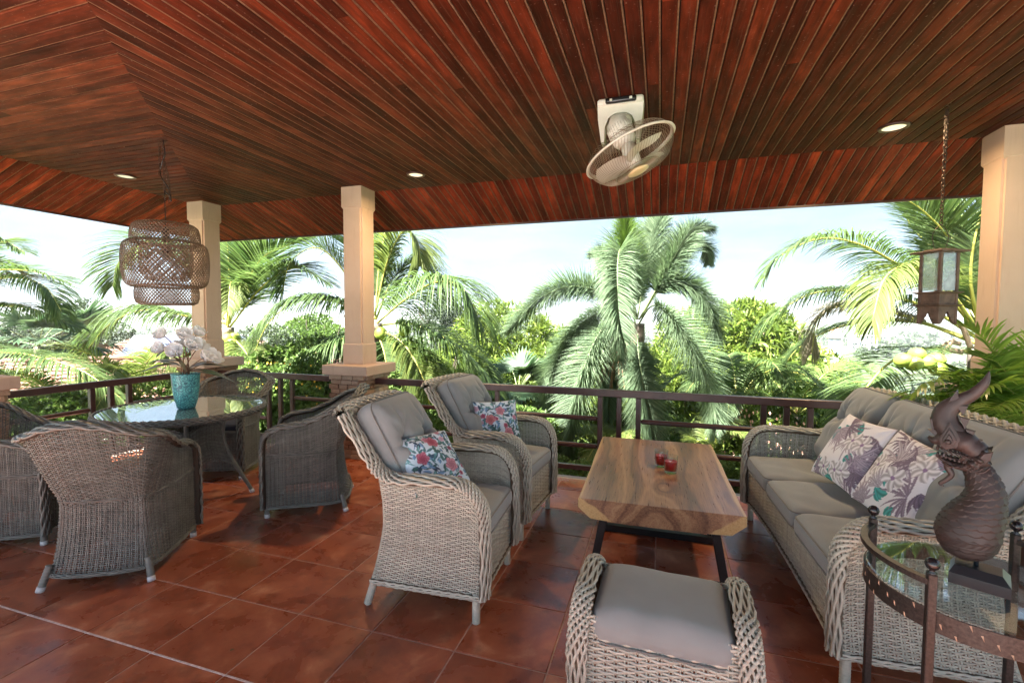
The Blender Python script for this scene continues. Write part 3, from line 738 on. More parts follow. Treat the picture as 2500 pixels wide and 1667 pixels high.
# ------------------------------------------------------------------ dining chairs
def dining_chair(label):
    t = thing('dining_chair', label, 'dining chair', (0, 0, 0), 0, 'grey wicker dining chairs round the glass table')
    hw, xr_, xf_, rc = .262, -.275, .29, .10
    base = [(xf_, -hw), (.15, -hw-.006), (-.05, -hw-.008), (xr_+rc, -hw), (xr_+rc*.3, -hw+rc*.28), (xr_, -hw+rc), (xr_-.012, -.08), (xr_-.012, .08), (xr_, hw-rc), (xr_+rc*.3, hw-rc*.28), (xr_+rc, hw), (-.05, hw+.008), (.15, hw+.006), (xf_, hw)]
    BP_ = resample(catmull(base, 200), 161); TT = nrm(np.gradient(BP_, axis=0)); ON = np.stack([TT[:, 1], -TT[:, 0]], -1)
    if (ON[80]@np.array([-1, 0])) < 0: ON = -ON
    sarr = np.linspace(0, 1, 161)
    back = np.clip((-BP_[:, 0]+.0)/.27, 0, 1)                         # 0 at the front, 1 at the back
    cen = 1-np.abs(sarr-.5)*2
    zr = np.interp(cen, [0, .12, .32, .50, .68, .85, 1], [.63, .68, .70, .755, .855, .92, .94])
    flare = np.interp(cen, [0, .15, .35, .55, .75, 1], [0, .0, .015, .055, .10, .125])
    def S(u, v, lo=.075):
        u = np.clip(u, 0, 1); x = np.interp(u, sarr, BP_[:, 0]); y = np.interp(u, sarr, BP_[:, 1]); nx = np.interp(u, sarr, ON[:, 0]); ny = np.interp(u, sarr, ON[:, 1])
        zt = np.interp(u, sarr, zr)-.015; z = lo+v*(zt-lo); fl = np.interp(u, sarr, flare); bk = np.interp(u, sarr, back)
        off = np.where(z < .47, -.062*bk*np.sin(np.clip((z-.075)/.395, 0, 1)*PI/2)**.8, -.062*bk+(fl+.062*bk)*np.clip((z-.47)/(zt-.47), 0, 1)**.9)
        return np.stack([x+nx*off, y+ny*off, z+0*off], -1)
    g = Geo(); weave(g, S, 58, 74, amp=.0052, rt=.0022, fill=.31, stakes=2, rs=.0030, ks=14); 
    U = np.linspace(0, 1, 120); mid = S(U, np.clip((.47-.075)/(np.interp(U, sarr, zr)-.015-.075), 0, 1))
    nn = nrm(np.stack([np.interp(U, sarr, ON[:, 0]), np.interp(U, sarr, ON[:, 1]), 0*U], -1))
    braid(g, mid, nn, .009, .008, 3, .05); lo = S(U, 0*U); braid(g, lo, nn, .011, .010, 4, .05)
    g.build('woven_shell', [M['dwick'], M['dcore']], t)
    g = Geo(); top = S(U, 0*U+1); top[:, 2] += .012
    P = np.concatenate([[[xf_+.012, -hw-.004, .075], [xf_+.014, -hw-.006, .30], [xf_+.012, -hw-.006, .50], [xf_+.002, -hw-.004, .60]], top[2:-2], [[xf_+.002, hw+.004, .60], [xf_+.012, hw+.006, .50], [xf_+.014, hw+.006, .30], [xf_+.012, hw+.004, .075]]])
    Nn = np.concatenate([[[1, 0, 0]]*3, [[.8, 0, .5]], np.tile([0, 0, 1.], (len(top)-4, 1)), [[.8, 0, .5]], [[1, 0, 0]]*3])
    Nn[4:-4] += nn[2:-2]*.25
    P = catmull(P, 260); Nn = catmull(Nn, 260)
    braid(g, P, Nn, .033, .020, 7, .05, span=2.9); g.build('plaited_rim', [M['dwick'], M['dcore']], t)
    def Sf(u, v): z = .075+v*.355; return np.stack([np.full_like(u, xf_-.005), -hw+2*hw*u, z+0*u], -1)
    g = Geo(); weave(g, Sf, 20, 34, amp=.0036, rt=.0022, fill=.36); tube(g, np.array([(xf_, -hw, .44), (xf_, hw, .44)]), .013, 8); g.build('front_apron', M['dwick'], t)
    g = Geo(); box(g, (.055, 0, .425), (.43, 2*hw-.13, .016)); g.build('seat_deck', M['dcore'], t)
    cushion_obj('seat_cushion', t, (.232, hw-.055, .032), TR((.045, 0, .468)), M['navy'], M['navy'], r=.03, puff=.012, n=22, wrinkle=.002)
    for s in (1, -1):
        leg(t, (xf_-.005, s*(hw-.01), 0), (xf_-.005, s*(hw-.01), .11), .019, M['dwick'], M['cap'], 8)
        leg(t, (xr_-.004, s*(hw+.006), 0), (xr_+.03, s*(hw-.025), .13), .019, M['dwick'], M['cap'], 8)
    return t
dc = dining_chair('grey wicker dining chair seen from behind, in front of the table')
dc.location = (-3.108, 1.957, 0); dc.rotation_euler = (0, 0, math.radians(120))
copy_tree(dc, None, (-4.22, 1.99, 0), math.radians(33), 'grey wicker dining chair cut off by the left edge')
copy_tree(dc, None, (-4.05, 3.49, 0), math.radians(-67), 'grey wicker dining chair behind the turquoise pot, facing us')
copy_tree(dc, None, (-2.685, 3.09, 0), math.radians(212), 'grey wicker dining chair standing right of the glass table')
# ------------------------------------------------------------------ dining table
TCX, TCY, TR_, TZ = -3.60, 2.73, .555, .785
dt = thing('dining_table', 'round wicker dining table with a glass top', 'dining table', (TCX, TCY, 0), math.radians(8))
g = Geo(); lathe(g, [(1e-4, TZ-.007), (TR_-.012, TZ-.007), (TR_-.010, TZ-.0035), (TR_-.012, TZ), (1e-4, TZ)], 72); g.build('glass_top', M['tglass'], dt, False)
def Sd(u, v):
    a = u*2*PI; r = .03+v*(TR_-.05); return np.stack([r*np.cos(a), r*np.sin(a), np.full_like(a*r, TZ-.016)], -1)
g = Geo(); weave(g, Sd, 44, 40, amp=.002, rt=.002, fill=.42, stakes=1)
a = np.linspace(0, 2*PI, 121); P = np.stack([TR_*np.cos(a), TR_*np.sin(a), 0*a+TZ-.020], -1)
braid(g, P, np.stack([np.cos(a), np.sin(a), 0*a], -1), .022, .018, 6, .05, span=3.0)
lathe(g, [(TR_-.02, TZ-.03), (TR_-.02, TZ-.045), (1e-4, TZ-.045)], 48, m=1)
g.build('woven_top', [M['dwick'], M['dcore']], dt)
for k in range(4):
    a = PI/4+k*PI/2; c, s = math.cos(a), math.sin(a)
    prof = [(.46, 0), (.40, .13), (.29, .36), (.25, .52), (.26, .66), (.27, TZ-.045)]
    Pl = catmull([(r*c, r*s, z) for r, z in prof], 40); rr = np.array([.016*(1 if i % 2 else .93) for i in range(40)])
    g = Geo(); tube(g, Pl, rr, 8); lo = g.build('leg', M['dwick'], dt)
    g = Geo(); tube(g, Pl[:3], .0185, 8); lo = g.build('glide', M['cap'], lo)
for k in range(4):                                     # woven skirts between neighbouring legs
    a0 = PI/4+k*PI/2; a1 = a0+PI/2
    def Sk(u, v):
        z = .26+.10*np.sin(np.clip(u, 0, 1)*PI)+v*(.36-.07*np.sin(np.clip(u, 0, 1)*PI)-.0); r = np.interp(z, [0, .13, .36, .52, .66, .8], [.46, .40, .29, .25, .26, .27])
        x = (1-u)*np.cos(a0)+u*np.cos(a1); y = (1-u)*np.sin(a0)+u*np.sin(a1); return np.stack([r*x, r*y, z], -1)
    g = Geo(); weave(g, Sk, 12, 22, amp=.0035, rt=.0024, fill=.36); g.build('skirt_panel', M['dwick'], dt)

# flower pot
def pot_mat():
    n = NT('turquoise_scroll_glaze'); v = n.coord('Object', (1, 1, 1))
    w = n.noise(v, 16, 2); vm = n.n('ShaderNodeVectorMath', operation='ADD'); cx = n.n('ShaderNodeCombineXYZ'); n.l(w, cx.inputs[0]); n.l(w, cx.inputs[2])
    sc = n.n('ShaderNodeVectorMath', operation='SCALE'); sc.inputs['Scale'].default_value = .012; n.l(cx.outputs[0], sc.inputs[0]); n.l(v, vm.inputs[0]); n.l(sc.outputs[0], vm.inputs[1])
    vo = n.n('ShaderNodeTexVoronoi', i_Scale=19.0); n.l(vm.outputs[0], vo.inputs['Vector'])
    s = n.math('SINE', n.math('MULTIPLY', vo.outputs['Distance'], 24)); vo2 = n.n('ShaderNodeTexVoronoi', feature='DISTANCE_TO_EDGE', i_Scale=48.0); n.l(vm.outputs[0], vo2.inputs['Vector'])
    a = n.ramp(s, [(.55, 0), (.8, 1)]); b = n.ramp(vo2.outputs['Distance'], [(.04, 1), (.09, 0)])
    f = n.math('MINIMUM', n.math('MAXIMUM', a, n.math('MULTIPLY', b, .75)), .85)
    n.base(n.mix(f, n.ramp(w, [(.3, (.10, .42, .43)), (.7, (.20, .60, .58))]), (.02, .10, .15))); n.rough(.35); return n.m
M['pot'] = pot_mat(); M['soil'] = mat_plain('pot_filling', (.05, .035, .02), .9)
PX, PY = -3.548, 2.70
pot = thing('flower_pot', 'turquoise patterned pot holding white magnolia on the glass table', 'flower pot', (PX, PY, TZ+.001), 0)
g = Geo(); lathe(g, [(1e-4, 0), (.050, 0), (.060, .006), (.078, .07), (.090, .16), (.096, .262), (.098, .272), (.094, .276), (.088, .270), (.083, .2), (.08, .19), (1e-4, .19)], 48); g.build('pot_body', M['pot'], pot)
g = Geo(); lathe(g, [(1e-4, .245), (.05, .248), (.086, .24)], 24); g.build('pot_filling', M['soil'], pot)

# white magnolias
def petal_mat():
    n = NT('white_petal'); v = n.coord(); n.base(n.ramp(n.noise(v, 22, 3), [(.3, (.80, .81, .84)), (.7, (.90, .90, .91))])); n.rough(.65)
    tr = n.n('ShaderNodeBsdfTranslucent'); tr.inputs[0].default_value = (.9, .92, .95, 1); ms = n.n('ShaderNodeMixShader'); ms.inputs[0].default_value = .45; n.l(n.b.outputs[0], ms.inputs[1]); n.l(tr.outputs[0], ms.inputs[2]); n.l(ms.outputs[0], n.out.inputs[0]); return n.m
M['petal'] = petal_mat(); M['mstem'] = mat_plain('brown_stem', (.20, .09, .05), .7, var=.3, scale=40)
M['mleaf'] = mat_leaf('magnolia_leaf', (.035, .055, .035), (.12, .080, .045), .05, .35, 8)
M['pistil'] = mat_plain('flower_centre', (.42, .40, .12), .7)
bunch = thing('magnolia_bouquet', 'artificial white magnolias with brown leaves in the turquoise pot', 'flowers', (PX, PY, TZ+.20), 0)
def petal(g, o, dirv, up, L_, w_, cup):
    u = np.linspace(0, 1, 6); v = np.linspace(-1, 1, 5); dirv = nrm(np.array(dirv, float)); side = nrm(np.cross(dirv, up)); nn = np.cross(side, dirv)
    wd = w_*np.sin(PI*np.clip(u*.86+.10, 0, 1))**.8
    P = np.array([[np.array(o)+dirv*(L_*a)+side*(b*wd[i])+nn*(cup*(a**1.7)*L_+.25*w_*b*b*math.sin(PI*a*.9)) for b in v] for i, a in enumerate(u)]); grid(g, P)
rng = random.Random(3)
heads = [(-.135, .05, .375, .055), (-.15, -.0, .27, .052), (.0, .02, .36, .062), (.085, .08, .385, .055), (-.055, -.05, .24, .066), (.045, -.03, .285, .070), (.13, -.02, .20, .072), (.185, .03, .175, .062), (-.02, .09, .29, .05), (.10, .10, .28, .06)]
# heads are laid out across the picture: x right, y away
ca, sa_ = math.cos(-.92), math.sin(-.92)
vx = np.array([math.cos(.92-PI/2+1.57), 0, 0])
Rt = nrm(np.array([PY*-1, PX, 0])*-1)
rt_ = nrm(np.array([PY, -PX, 0])); fw_ = nrm(np.array([PX, PY, 0]))
for i, (hx, hy, hz, r) in enumerate(heads):
    c = rt_*hx+fw_*hy+np.array([0, 0, hz]); up = nrm(np.array([c[0]*2.2, c[1]*2.2, .25]) - fw_*.25)
    g = Geo(); ax1 = nrm(np.cross(up, [.3, .5, .8])); ax2 = np.cross(up, ax1)
    for ring, nP, op, ll in ((0, 3, .50, .85), (1, 5, 1.05, 1.15)):
        for k in range(nP):
            a = 2*PI*k/nP+ring*.5+rng.uniform(-.2, .2); d = up*math.cos(op)+(ax1*math.cos(a)+ax2*math.sin(a))*math.sin(op)
            petal(g, c-up*.012, d, up, r*ll*1.22, r*.80, .35)
    fl = g.build('flower', M['petal'], bunch)
    g = Geo(); icos(g, tuple(c+up*.008), .009, 8); g.build('pistil', M['pistil'], fl)
    g = Geo(); base = np.array([rng.uniform(-.03, .03), rng.uniform(-.03, .03), .02])
    tube(g, catmull([base, base*.8+np.array([0, 0, hz*.35]), c*.55+np.array([0, 0, hz*.25]), c-up*.015], 16), .0035, 5); g.build('stem', M['mstem'], bunch)
def broad_leaf(g, o, d, L_, w_, droop=.3, n=6, up=(0, 0, 1), fold=.15):
    o = np.array(o, float); d = nrm(np.array(d, float)); side = nrm(np.cross(d, up)); nn = np.cross(side, d)
    u = np.linspace(0, 1, n); P = []
    for a in u:
        w = w_*math.sin(PI*min(1, a*.93+.05))**.75; cpt = o+d*(L_*a)-np.array(up)*(droop*L_*a*a)
        P.append([cpt-side*w+nn*w*fold, cpt, cpt+side*w+nn*w*fold])
    grid(g, np.array(P))
for hx, hy, hz, dx, dz, ll in ((-.02, -.05, .17, -1, .25, .15), (-.04, -.02, .15, -1, .05, .15), (.05, -.04, .10, 1, -.05, .15), (.08, -.02, .08, 1, -.15, .17), (.03, -.05, .12, .6, .3, .13), (-.0, -.05, .09, -.3, .8, .12), (.06, -.05, .13, .9, .25, .12), (-.05, 0, .30, -1, .3, .06), (.09, .02, .33, .7, .5, .06), (-.10, 0, .28, -.7, -.4, .06), (-.03, .05, .13, -1, .5, .12), (.1, .04, .12, 1, .2, .12)):
    g = Geo(); broad_leaf(g, rt_*hx+fw_*hy+np.array([0, 0, hz]), rt_*dx+fw_*rng.uniform(-.5, .3)+np.array([0, 0, dz]), ll*1.55, ll*.46, .25); g.build('leaf', M['mleaf'], bunch)

# ------------------------------------------------------------------ coffee table
def slab_mat():
    n = NT('acacia_slab'); v = n.coord('Object', (1, 1, 1))
    mp_ = n.n('ShaderNodeMapping'); mp_.inputs['Scale'].default_value = (2.8, .34, 2.8); n.l(v, mp_.inputs['Vector'])
    warp = n.noise(mp_.outputs[0], 1.15, 3, .5)
    sx = n.n('ShaderNodeSeparateXYZ'); n.l(v, sx.inputs[0])
    # knot rings near (.02,-.42)
    dx = n.math('MULTIPLY', n.math('SUBTRACT', sx.outputs[0], .03), 1.5); dy = n.math('ADD', sx.outputs[1], .42)
    d = n.math('SQRT', n.math('ADD', n.math('MULTIPLY', dx, dx), n.math('MULTIPLY', n.math('MULTIPLY', dy, dy), .45)))
    kn = n.math('POWER', 2.718, n.math('MULTIPLY', d, -9))
    rr = n.math('SQRT', n.math('ADD', n.math('MULTIPLY', sx.outputs[0], sx.outputs[0]), n.math('MULTIPLY', n.math('MULTIPLY', n.math('SUBTRACT', sx.outputs[2], .26), n.math('SUBTRACT', sx.outputs[2], .26)), 1.0)))
    fig = n.math('ADD', n.math('ADD', n.math('MULTIPLY', rr, 4.2), n.math('MULTIPLY', warp, 1.9)), n.math('MULTIPLY', kn, .8))
    s1 = n.math('SINE', n.math('MULTIPLY', fig, 11)); s2 = n.math('SINE', n.math('MULTIPLY', fig, 37))
    m2 = n.n('ShaderNodeMapping'); m2.inputs['Scale'].default_value = (60, 3, 60); n.l(v, m2.inputs['Vector']); fine = n.noise(m2.outputs[0], 2.5, 5, .6)
    f = n.math('ADD', n.math('ADD', n.math('MULTIPLY', s1, .17), n.math('MULTIPLY', s2, .075)), n.math('MULTIPLY', fine, .85))
    heart = n.ramp(f, [(.10, (.115, .052, .032)), (.34, (.22, .110, .060)), (.5, (.31, .165, .088)), (.72, (.40, .235, .125))])
    edge = n.noise(mp_.outputs[0], 2.2, 3); ax_ = n.math('ABSOLUTE', sx.outputs[0])
    zz = n.math('MULTIPLY', n.math('SUBTRACT', .46, sx.outputs[2]), 1.35)
    sap = n.ramp(n.math('ADD', n.math('ADD', ax_, zz), n.math('MULTIPLY', n.math('SUBTRACT', edge, .5), .09)), [(.388, 0), (.402, 1)])
    sapc = n.ramp(fine, [(.3, (.44, .27, .10)), (.7, (.58, .40, .19))])
    n.base(n.mix(sap, heart, sapc)); n.rough(n.ramp(fine, [(.3, .26), (.7, .38)])); n.bump(fine, .04, .001); return n.m
M['acacia'] = slab_mat()
ct = thing('coffee_table', 'thick live-edge wooden coffee table on black metal legs', 'coffee table', (-.008, 3.37, 0), math.radians(1.3))
HL = .735
sec = [(-.438, .478), (-.441, .470), (-.441, .425), (-.372, .366), (-.2, .359), (0, .356), (.2, .359), (.372, .366), (.441, .425), (.441, .470), (.438, .478)]
ys = [-HL, -HL+.004]+list(np.linspace(-HL+.12, HL-.12, 12))+[HL-.004, HL]
P = []
for i, y in enumerate(ys):
    k = .994 if i in (0, len(ys)-1) else 1; wob = .002*math.sin(y*5)+.0015*math.sin(y*13)
    P.append([((x*k+(wob if abs(x) > .4 else 0)*np.sign(x)), y, .42+(z-.42)*k) for x, z in sec])
g = Geo(); grid(g, np.array(P)); n_ = len(sec)
I0 = list(range(n_)); I1 = [(len(ys)-1)*n_+i for i in range(n_)]
allV = np.concatenate(g.v); g.p.append((I0[::-1], 0)); g.p.append((I1, 0))
g.q.append((np.array([[i*n_+n_-1, i*n_, (i+1)*n_, (i+1)*n_+n_-1] for i in range(len(ys)-1)], np.int32), 0))
g.build('table_top', M['acacia'], ct, False)
def beam(name, a, b, w, parent, mt, d=None):
    a, b = np.array(a, float), np.array(b, float); ez = nrm(b-a); ex = nrm(np.cross([0, 1, 0] if abs(ez[1]) < .9 else [0, 0, 1], ez)); ey = np.cross(ez, ex)
    g = Geo(); box(g, (a+b)/2, (w, d or w, np.linalg.norm(b-a)), b=.003, R=np.stack([ex, ey, ez], 1)); return g.build(name, mt, parent, False)
for y0, y1 in ((-.63, -.63), (.42, -.04)):
    for s in (-1, 1): beam('leg', (s*.365, y1, .01), (s*.30, y0, .357), .045, ct, M['iron'])
    beam('foot_bar', (-.385, y1, .024), (.385, y1, .024), .045, ct, M['iron'])
    beam('head_bar', (-.32, y0, .345), (.32, y0, .345), .03, ct, M['iron'])

# candles
M['wax'] = mat_plain('red_wax', (.42, .004, .008), .35, var=.05); M['wickblk'] = mat_plain('candle_wick', (.25, .18, .14), .8)
def candle(x, y, label):
    t = thing('candle', label, 'candle', (x, y, .4795), 0, 'two red candles in glass tumblers')
    R_, H_ = .0465, .112
    g = Geo(); lathe(g, [(1e-4, 0), (R_*.86, 0), (R_*.90, .004), (R_, H_), (R_*.985, H_+.0015), (R_*.955, H_), (R_*.875, .016), (1e-4, .015)], 36); g.build('tumbler', M['glass'], t)
    g = Geo(); lathe(g, [(1e-4, .017), (R_*.865, .0175), (R_*.92, .074), (R_*.90, .077), (R_*.8, .0735), (R_*.55, .071), (1e-4, .0705)], 36); g.build('wax', M['wax'], t)
    g = Geo(); bar(g, (0, 0, .07), (.003, 0, .080), .0012); g.build('candle_wick', M['wickblk'], t)
candle(.083, 3.265, 'red candle in a glass, the one standing nearer and to the right')
candle(.022, 3.385, 'red candle in a glass, partly hidden behind the other')

# ------------------------------------------------------------------ throw pillows
def roses(seed, S=120):
    rng = np.random.RandomState(seed); X, Y = np.meshgrid(np.linspace(-1, 1, S), np.linspace(-1, 1, S), indexing='ij'); C = np.ones((S, S, 3))*[.60, .72, .82]
    def leafp(cx, cy, a, l, w, c):
        u = (X-cx)*math.cos(a)+(Y-cy)*math.sin(a); v = -(X-cx)*math.sin(a)+(Y-cy)*math.cos(a); t = u/l
        k = (t > 0) & (t < 1) & (np.abs(v) < w*np.sin(PI*np.clip(t, 0, 1))); sh = .75+.5*(v > 0); C[k] = (np.array(c)*sh[..., None])[k]
    def rose(cx, cy, r, c):
        d = np.hypot(X-cx, Y-cy)/r; an = np.arctan2(Y-cy, X-cx); e = 1+.12*np.sin(an*5+cx*9); k = d < e
        sh = .55+.55*np.abs(np.sin(an*2.5+d*7))*(.5+.5*d)
        cc = np.array(c)*sh[..., None]+np.array([.25, .22, .24])*np.clip(d-.35, 0, 1)[..., None]*np.abs(np.sin(an*5+d*5))[..., None]; C[k] = cc[k]
    for _ in range(250): leafp(*rng.uniform(-1, 1, 2), rng.uniform(0, 6.3), rng.uniform(.12, .34), rng.uniform(.02, .06), [(.05, .16, .18), (.02, .06, .11), (.12, .30, .32), (.14, .28, .46), (.04, .12, .11)][rng.randint(5)])
    for _ in range(13): rose(*rng.uniform(-.95, .95, 2), rng.uniform(.08, .13), [(.36, .05, .13), (.50, .20, .30), (.20, .02, .08), (.55, .34, .44), (.14, .22, .42)][rng.randint(5)])
    for cx, cy in ((.35, -.45), (-.4, .1), (.2, .5)): rose(cx+rng.uniform(-.1, .1), cy+rng.uniform(-.1, .1), rng.uniform(.16, .23), [(.38, .05, .11), (.52, .2, .26), (.46, .12, .14)][rng.randint(3)])
    return C
def lilies(seed, S=120):
    rng = np.random.RandomState(seed); X, Y = np.meshgrid(np.linspace(-1, 1, S), np.linspace(-1, 1, S), indexing='ij'); C = np.ones((S, S, 3))*[.84, .85, .90]
    def leafp(cx, cy, a, l, w, c):
        u = (X-cx)*math.cos(a)+(Y-cy)*math.sin(a); v = -(X-cx)*math.sin(a)+(Y-cy)*math.cos(a)+.08*np.sin(u/l*2.5); t = u/l
        k = (t > 0) & (t < 1) & (np.abs(v) < w*np.sin(PI*np.clip(t, 0, 1))**.8); sh = .8+.3*np.sin(v/w*5); C[k] = (np.array(c)*sh[..., None])[k]
    for _ in range(9):
        cx, cy, a = *rng.uniform(-1, 1, 2), rng.uniform(0, 6.3)
        for k in range(4): leafp(cx, cy, a+rng.uniform(-.5, .5), rng.uniform(.3, .5), rng.uniform(.05, .10), (.06, .42, .40))
    for _ in range(13):
        cx, cy = rng.uniform(-1, 1, 2); n = rng.randint(7, 13); a0 = rng.uniform(0, 6.3); c = [(.34, .28, .38), (.48, .42, .52), (.24, .19, .27), (.56, .52, .60)][rng.randint(4)]
        for k in range(n): leafp(cx, cy, a0+k*.28, rng.uniform(.35, .8), rng.uniform(.02, .05), c)
    for _ in range(5):
        cx, cy = rng.uniform(-.8, .8, 2)
        for k in range(5): leafp(cx, cy, k*1.2566+cx, .30, .11, (.80, .79, .82))
        k = np.hypot(X-cx, Y-cy) < .05; C[k] = (.3, .2, .36)
    return C
M['rosep'] = attr_mat('floral_print', .85, bump=.1); M['pback'] = fabric_mat('pillow_back', (.34, .35, .33))
def pillow(name, label, size, thick, C, mt, back, M4, group, seed=0):
    S = C.shape[0]; X, Y = np.meshgrid(np.linspace(-1, 1, S), np.linspace(-1, 1, S), indexing='ij')
    e = 1-.07*(1-Y**2)*np.abs(X)**3; f = 1-.07*(1-X**2)*np.abs(Y)**3
    z = thick*(np.clip(1-X**2, 0, 1)**.42)*(np.clip(1-Y**2, 0, 1)**.42)
    rng = np.random.RandomState(seed)
    for _ in range(6):
        a = rng.uniform(0, PI); z = z+.0035*np.sin((X*math.cos(a)+Y*math.sin(a))*rng.uniform(3, 8)+rng.uniform(0, 6))*np.clip(1-X**2, 0, 1)*np.clip(1-Y**2, 0, 1)
    for cx, cy in ((1, 1), (-1, 1), (1, -1), (-1, -1)):
        u = (cx-X)*cx; v = (cy-Y)*cy; z = z+.008*np.cos(np.arctan2(v, u+1e-6)*9)*np.exp(-np.hypot(u, v)*3)*np.clip(np.hypot(u, v)*3, 0, 1)
    g = Geo(); grid(g, np.stack([X*e*size, Y*f*size, z], -1), col=C)
    o = g.build(name, mt, None); o.matrix_world = M4; tag(o, label, 'cushion', group)
    g = Geo(); st = slice(None, None, 3); Xs, Ys = X[st, st], Y[st, st]; grid(g, np.stack([Xs*e[st, st]*size, Ys*f[st, st]*size, -z[st, st]], -1), flip=True); g.build('back_cover', back, o)
    return o
def azel(a, e): a, e = math.radians(a), math.radians(e); return math.cos(e)*math.cos(a), math.cos(e)*math.sin(a), math.sin(e)
def face(loc, nx, ny, nz, spin):
    """frame whose z axis looks along n, turned by spin about it"""
    z = Vector((nx, ny, nz)).normalized(); x = Vector((0, 0, 1)).cross(z).normalized(); y = z.cross(x)
    R = Matrix((x, y, z)).transposed().to_4x4(); return Matrix.Translation(loc)@R@Matrix.Rotation(spin, 4, 'Z')
pillow('throw_pillow', 'rose print cushion in the nearest wicker armchair', .175, .055, roses(5), M['rosep'], M['pback'], face((-1.180, 2.265, .722), *azel(-29, 46), 0), 'floral cushions in the armchairs', 1)
pillow('throw_pillow', 'peony print cushion in the armchair by the railing', .172, .052, roses(14), M['rosep'], M['pback'], face((-1.155, 3.275, .722), *azel(-52, 26), 0), 'floral cushions in the armchairs', 2)
pillow('throw_pillow', 'violet lily cushion on the sofa, farther of the two', .212, .060, lilies(3), M['rosep'], M['pback'], face((1.060, 3.13, .742), *azel(-169, 30), 0), 'violet and teal cushions on the sofa', 3)
pillow('throw_pillow', 'violet lily cushion on the sofa, behind the dragon carving', .218, .062, lilies(8), M['rosep'], M['pback'], face((1.130, 2.70, .725), *azel(-170, 28), math.radians(-5)), 'violet and teal cushions on the sofa', 4)
# ------------------------------------------------------------------ chains
def chain(parent, pts, link_len=.030, r=.0022, mt=None, name='chain'):
    P = np.asarray(pts, float); Ltot = np.linalg.norm(np.diff(P, axis=0), axis=1).sum(); n = max(2, int(Ltot/(link_len*.72)))
    C = resample(P, n+1); g = Geo(); a = np.linspace(0, 2*PI, 13)[:-1]
    for k in range(n):
        c = (C[k]+C[k+1])/2; d = nrm(C[k+1]-C[k]); s = nrm(np.cross(d, [.3, 1, .05] if k % 2 else [1, -.3, .07]))
        ring = c+np.outer(np.cos(a)*link_len*.5, d)+np.outer(np.sin(a)*link_len*.27, s); tube(g, ring, r, 5, closed=True)
    return g.build(name, mt or M['chain'], parent)
def hook(parent, c, r=.018, mt=None):
    a = np.linspace(-.5*PI, 1.1*PI, 16); g = Geo(); P = np.stack([np.cos(a)*r, 0*a, np.sin(a)*r-r], -1); P = np.concatenate([[[0, 0, .02], [0, 0, .004]], P[::-1][2:]])
    tube(g, P+np.array(c), .0028, 6); return g.build('ceiling_hook', mt or M['chain'], parent)

# ------------------------------------------------------------------ rattan pendant
LX, LY = -3.765, 2.737
pl = thing('pendant_lamp', 'three-tier woven bamboo pendant lamp over the round table', 'pendant lamp', (LX, LY, 0), .3)
def lattice(name, prof, N, rowsign=1, rows=14, w=.0035, t=.0010, twist=.62):
    P = resample(np.array(prof, float), 60); s = np.linspace(0, 1, 60); Ltot = np.linalg.norm(np.diff(P, axis=0), axis=1).sum(); Rm = P[:, 0].mean()
    g = Geo(); k = np.linspace(0, 1, 30); r = np.interp(k, s, P[:, 0]); z = np.interp(k, s, P[:, 1])
    dr = np.gradient(r); dz = np.gradient(z)
    for sg in (1, -1):
        a0 = np.linspace(0, 2*PI, N, endpoint=False); A = a0[:, None]+sg*k[None]*Ltot/Rm*twist*1.3
        pts = np.stack([r*np.cos(A), r*np.sin(A), np.broadcast_to(z, A.shape)], -1)
        Nn = nrm(np.stack([dz*np.cos(A)*-1, dz*np.sin(A)*-1, np.broadcast_to(dr, A.shape)], -1))
        strands(g, pts+Nn*(.0008*sg), Nn, w*.72, t, 4)
    for kk in (0, -1):
        a = np.linspace(0, 2*PI, 61)[:-1]; tube(g, np.stack([P[kk, 0]*np.cos(a), P[kk, 0]*np.sin(a), 0*a+P[kk, 1]], -1), .0045, 6, closed=True)
    return g.build(name, M['bamboo'], pl)
lattice('upper_shade', [(.150, 2.240), (.190, 2.236), (.216, 2.215), (.228, 2.17), (.232, 2.12), (.228, 2.085)], 58, w=.0046)
lattice('middle_shade', [(.205, 2.100), (.250, 2.092), (.275, 2.068), (.286, 2.02), (.290, 1.94), (.286, 1.85), (.276, 1.785), (.258, 1.752), (.235, 1.742)], 66, w=.0046)
lattice('lower_shade', [(.205, 1.75), (.213, 1.70), (.212, 1.65), (.200, 1.615), (.175, 1.602)], 54, w=.0046)
lattice('inner_shade', [(.17, 2.05), (.18, 1.95), (.17, 1.85), (.14, 1.80)], 26, w=.0046)
g = Geo(); tube(g, catmull([(0, 0, 2.20), (0, 0, 2.34), (.0, 0, 2.50)], 12), .0035, 6)
tube(g, catmull([(0, 0, 2.50), (.035, 0, 2.46), (.045, .01, 2.42), (.03, 0, 2.52), (-.02, .0, 2.60), (-.035, .01, 2.66), (-.01, 0, 2.73), (.012, 0, 2.78), (.008, 0, 2.84), (.0, 0, 2.895)], 60), .0038, 6)
g.build('cord', M['blackp'], pl)
hook(pl, (0, 0, CZ)); hook(pl, (-.03, 0, CZ))
chain(pl, [(-.03, 0, 2.86), (-.035, 0, 2.62)]); chain(pl, [(.0, 0, 2.86), (-.005, .01, 2.5)]); chain(pl, [(.0, 0, 2.74), (.03, 0, 2.62), (.045, 0, 2.46), (.035, 0, 2.41)])
g = Geo(); lathe(g, [(1e-4, 2.21), (.02, 2.2), (.026, 2.14), (.022, 2.10), (1e-4, 2.10)], 16); g.build('lamp_holder', M['blackp'], pl)
g = Geo(); icos(g, (0, 0, 2.045), .038, 16); g.build('bulb', M['rail'], pl)

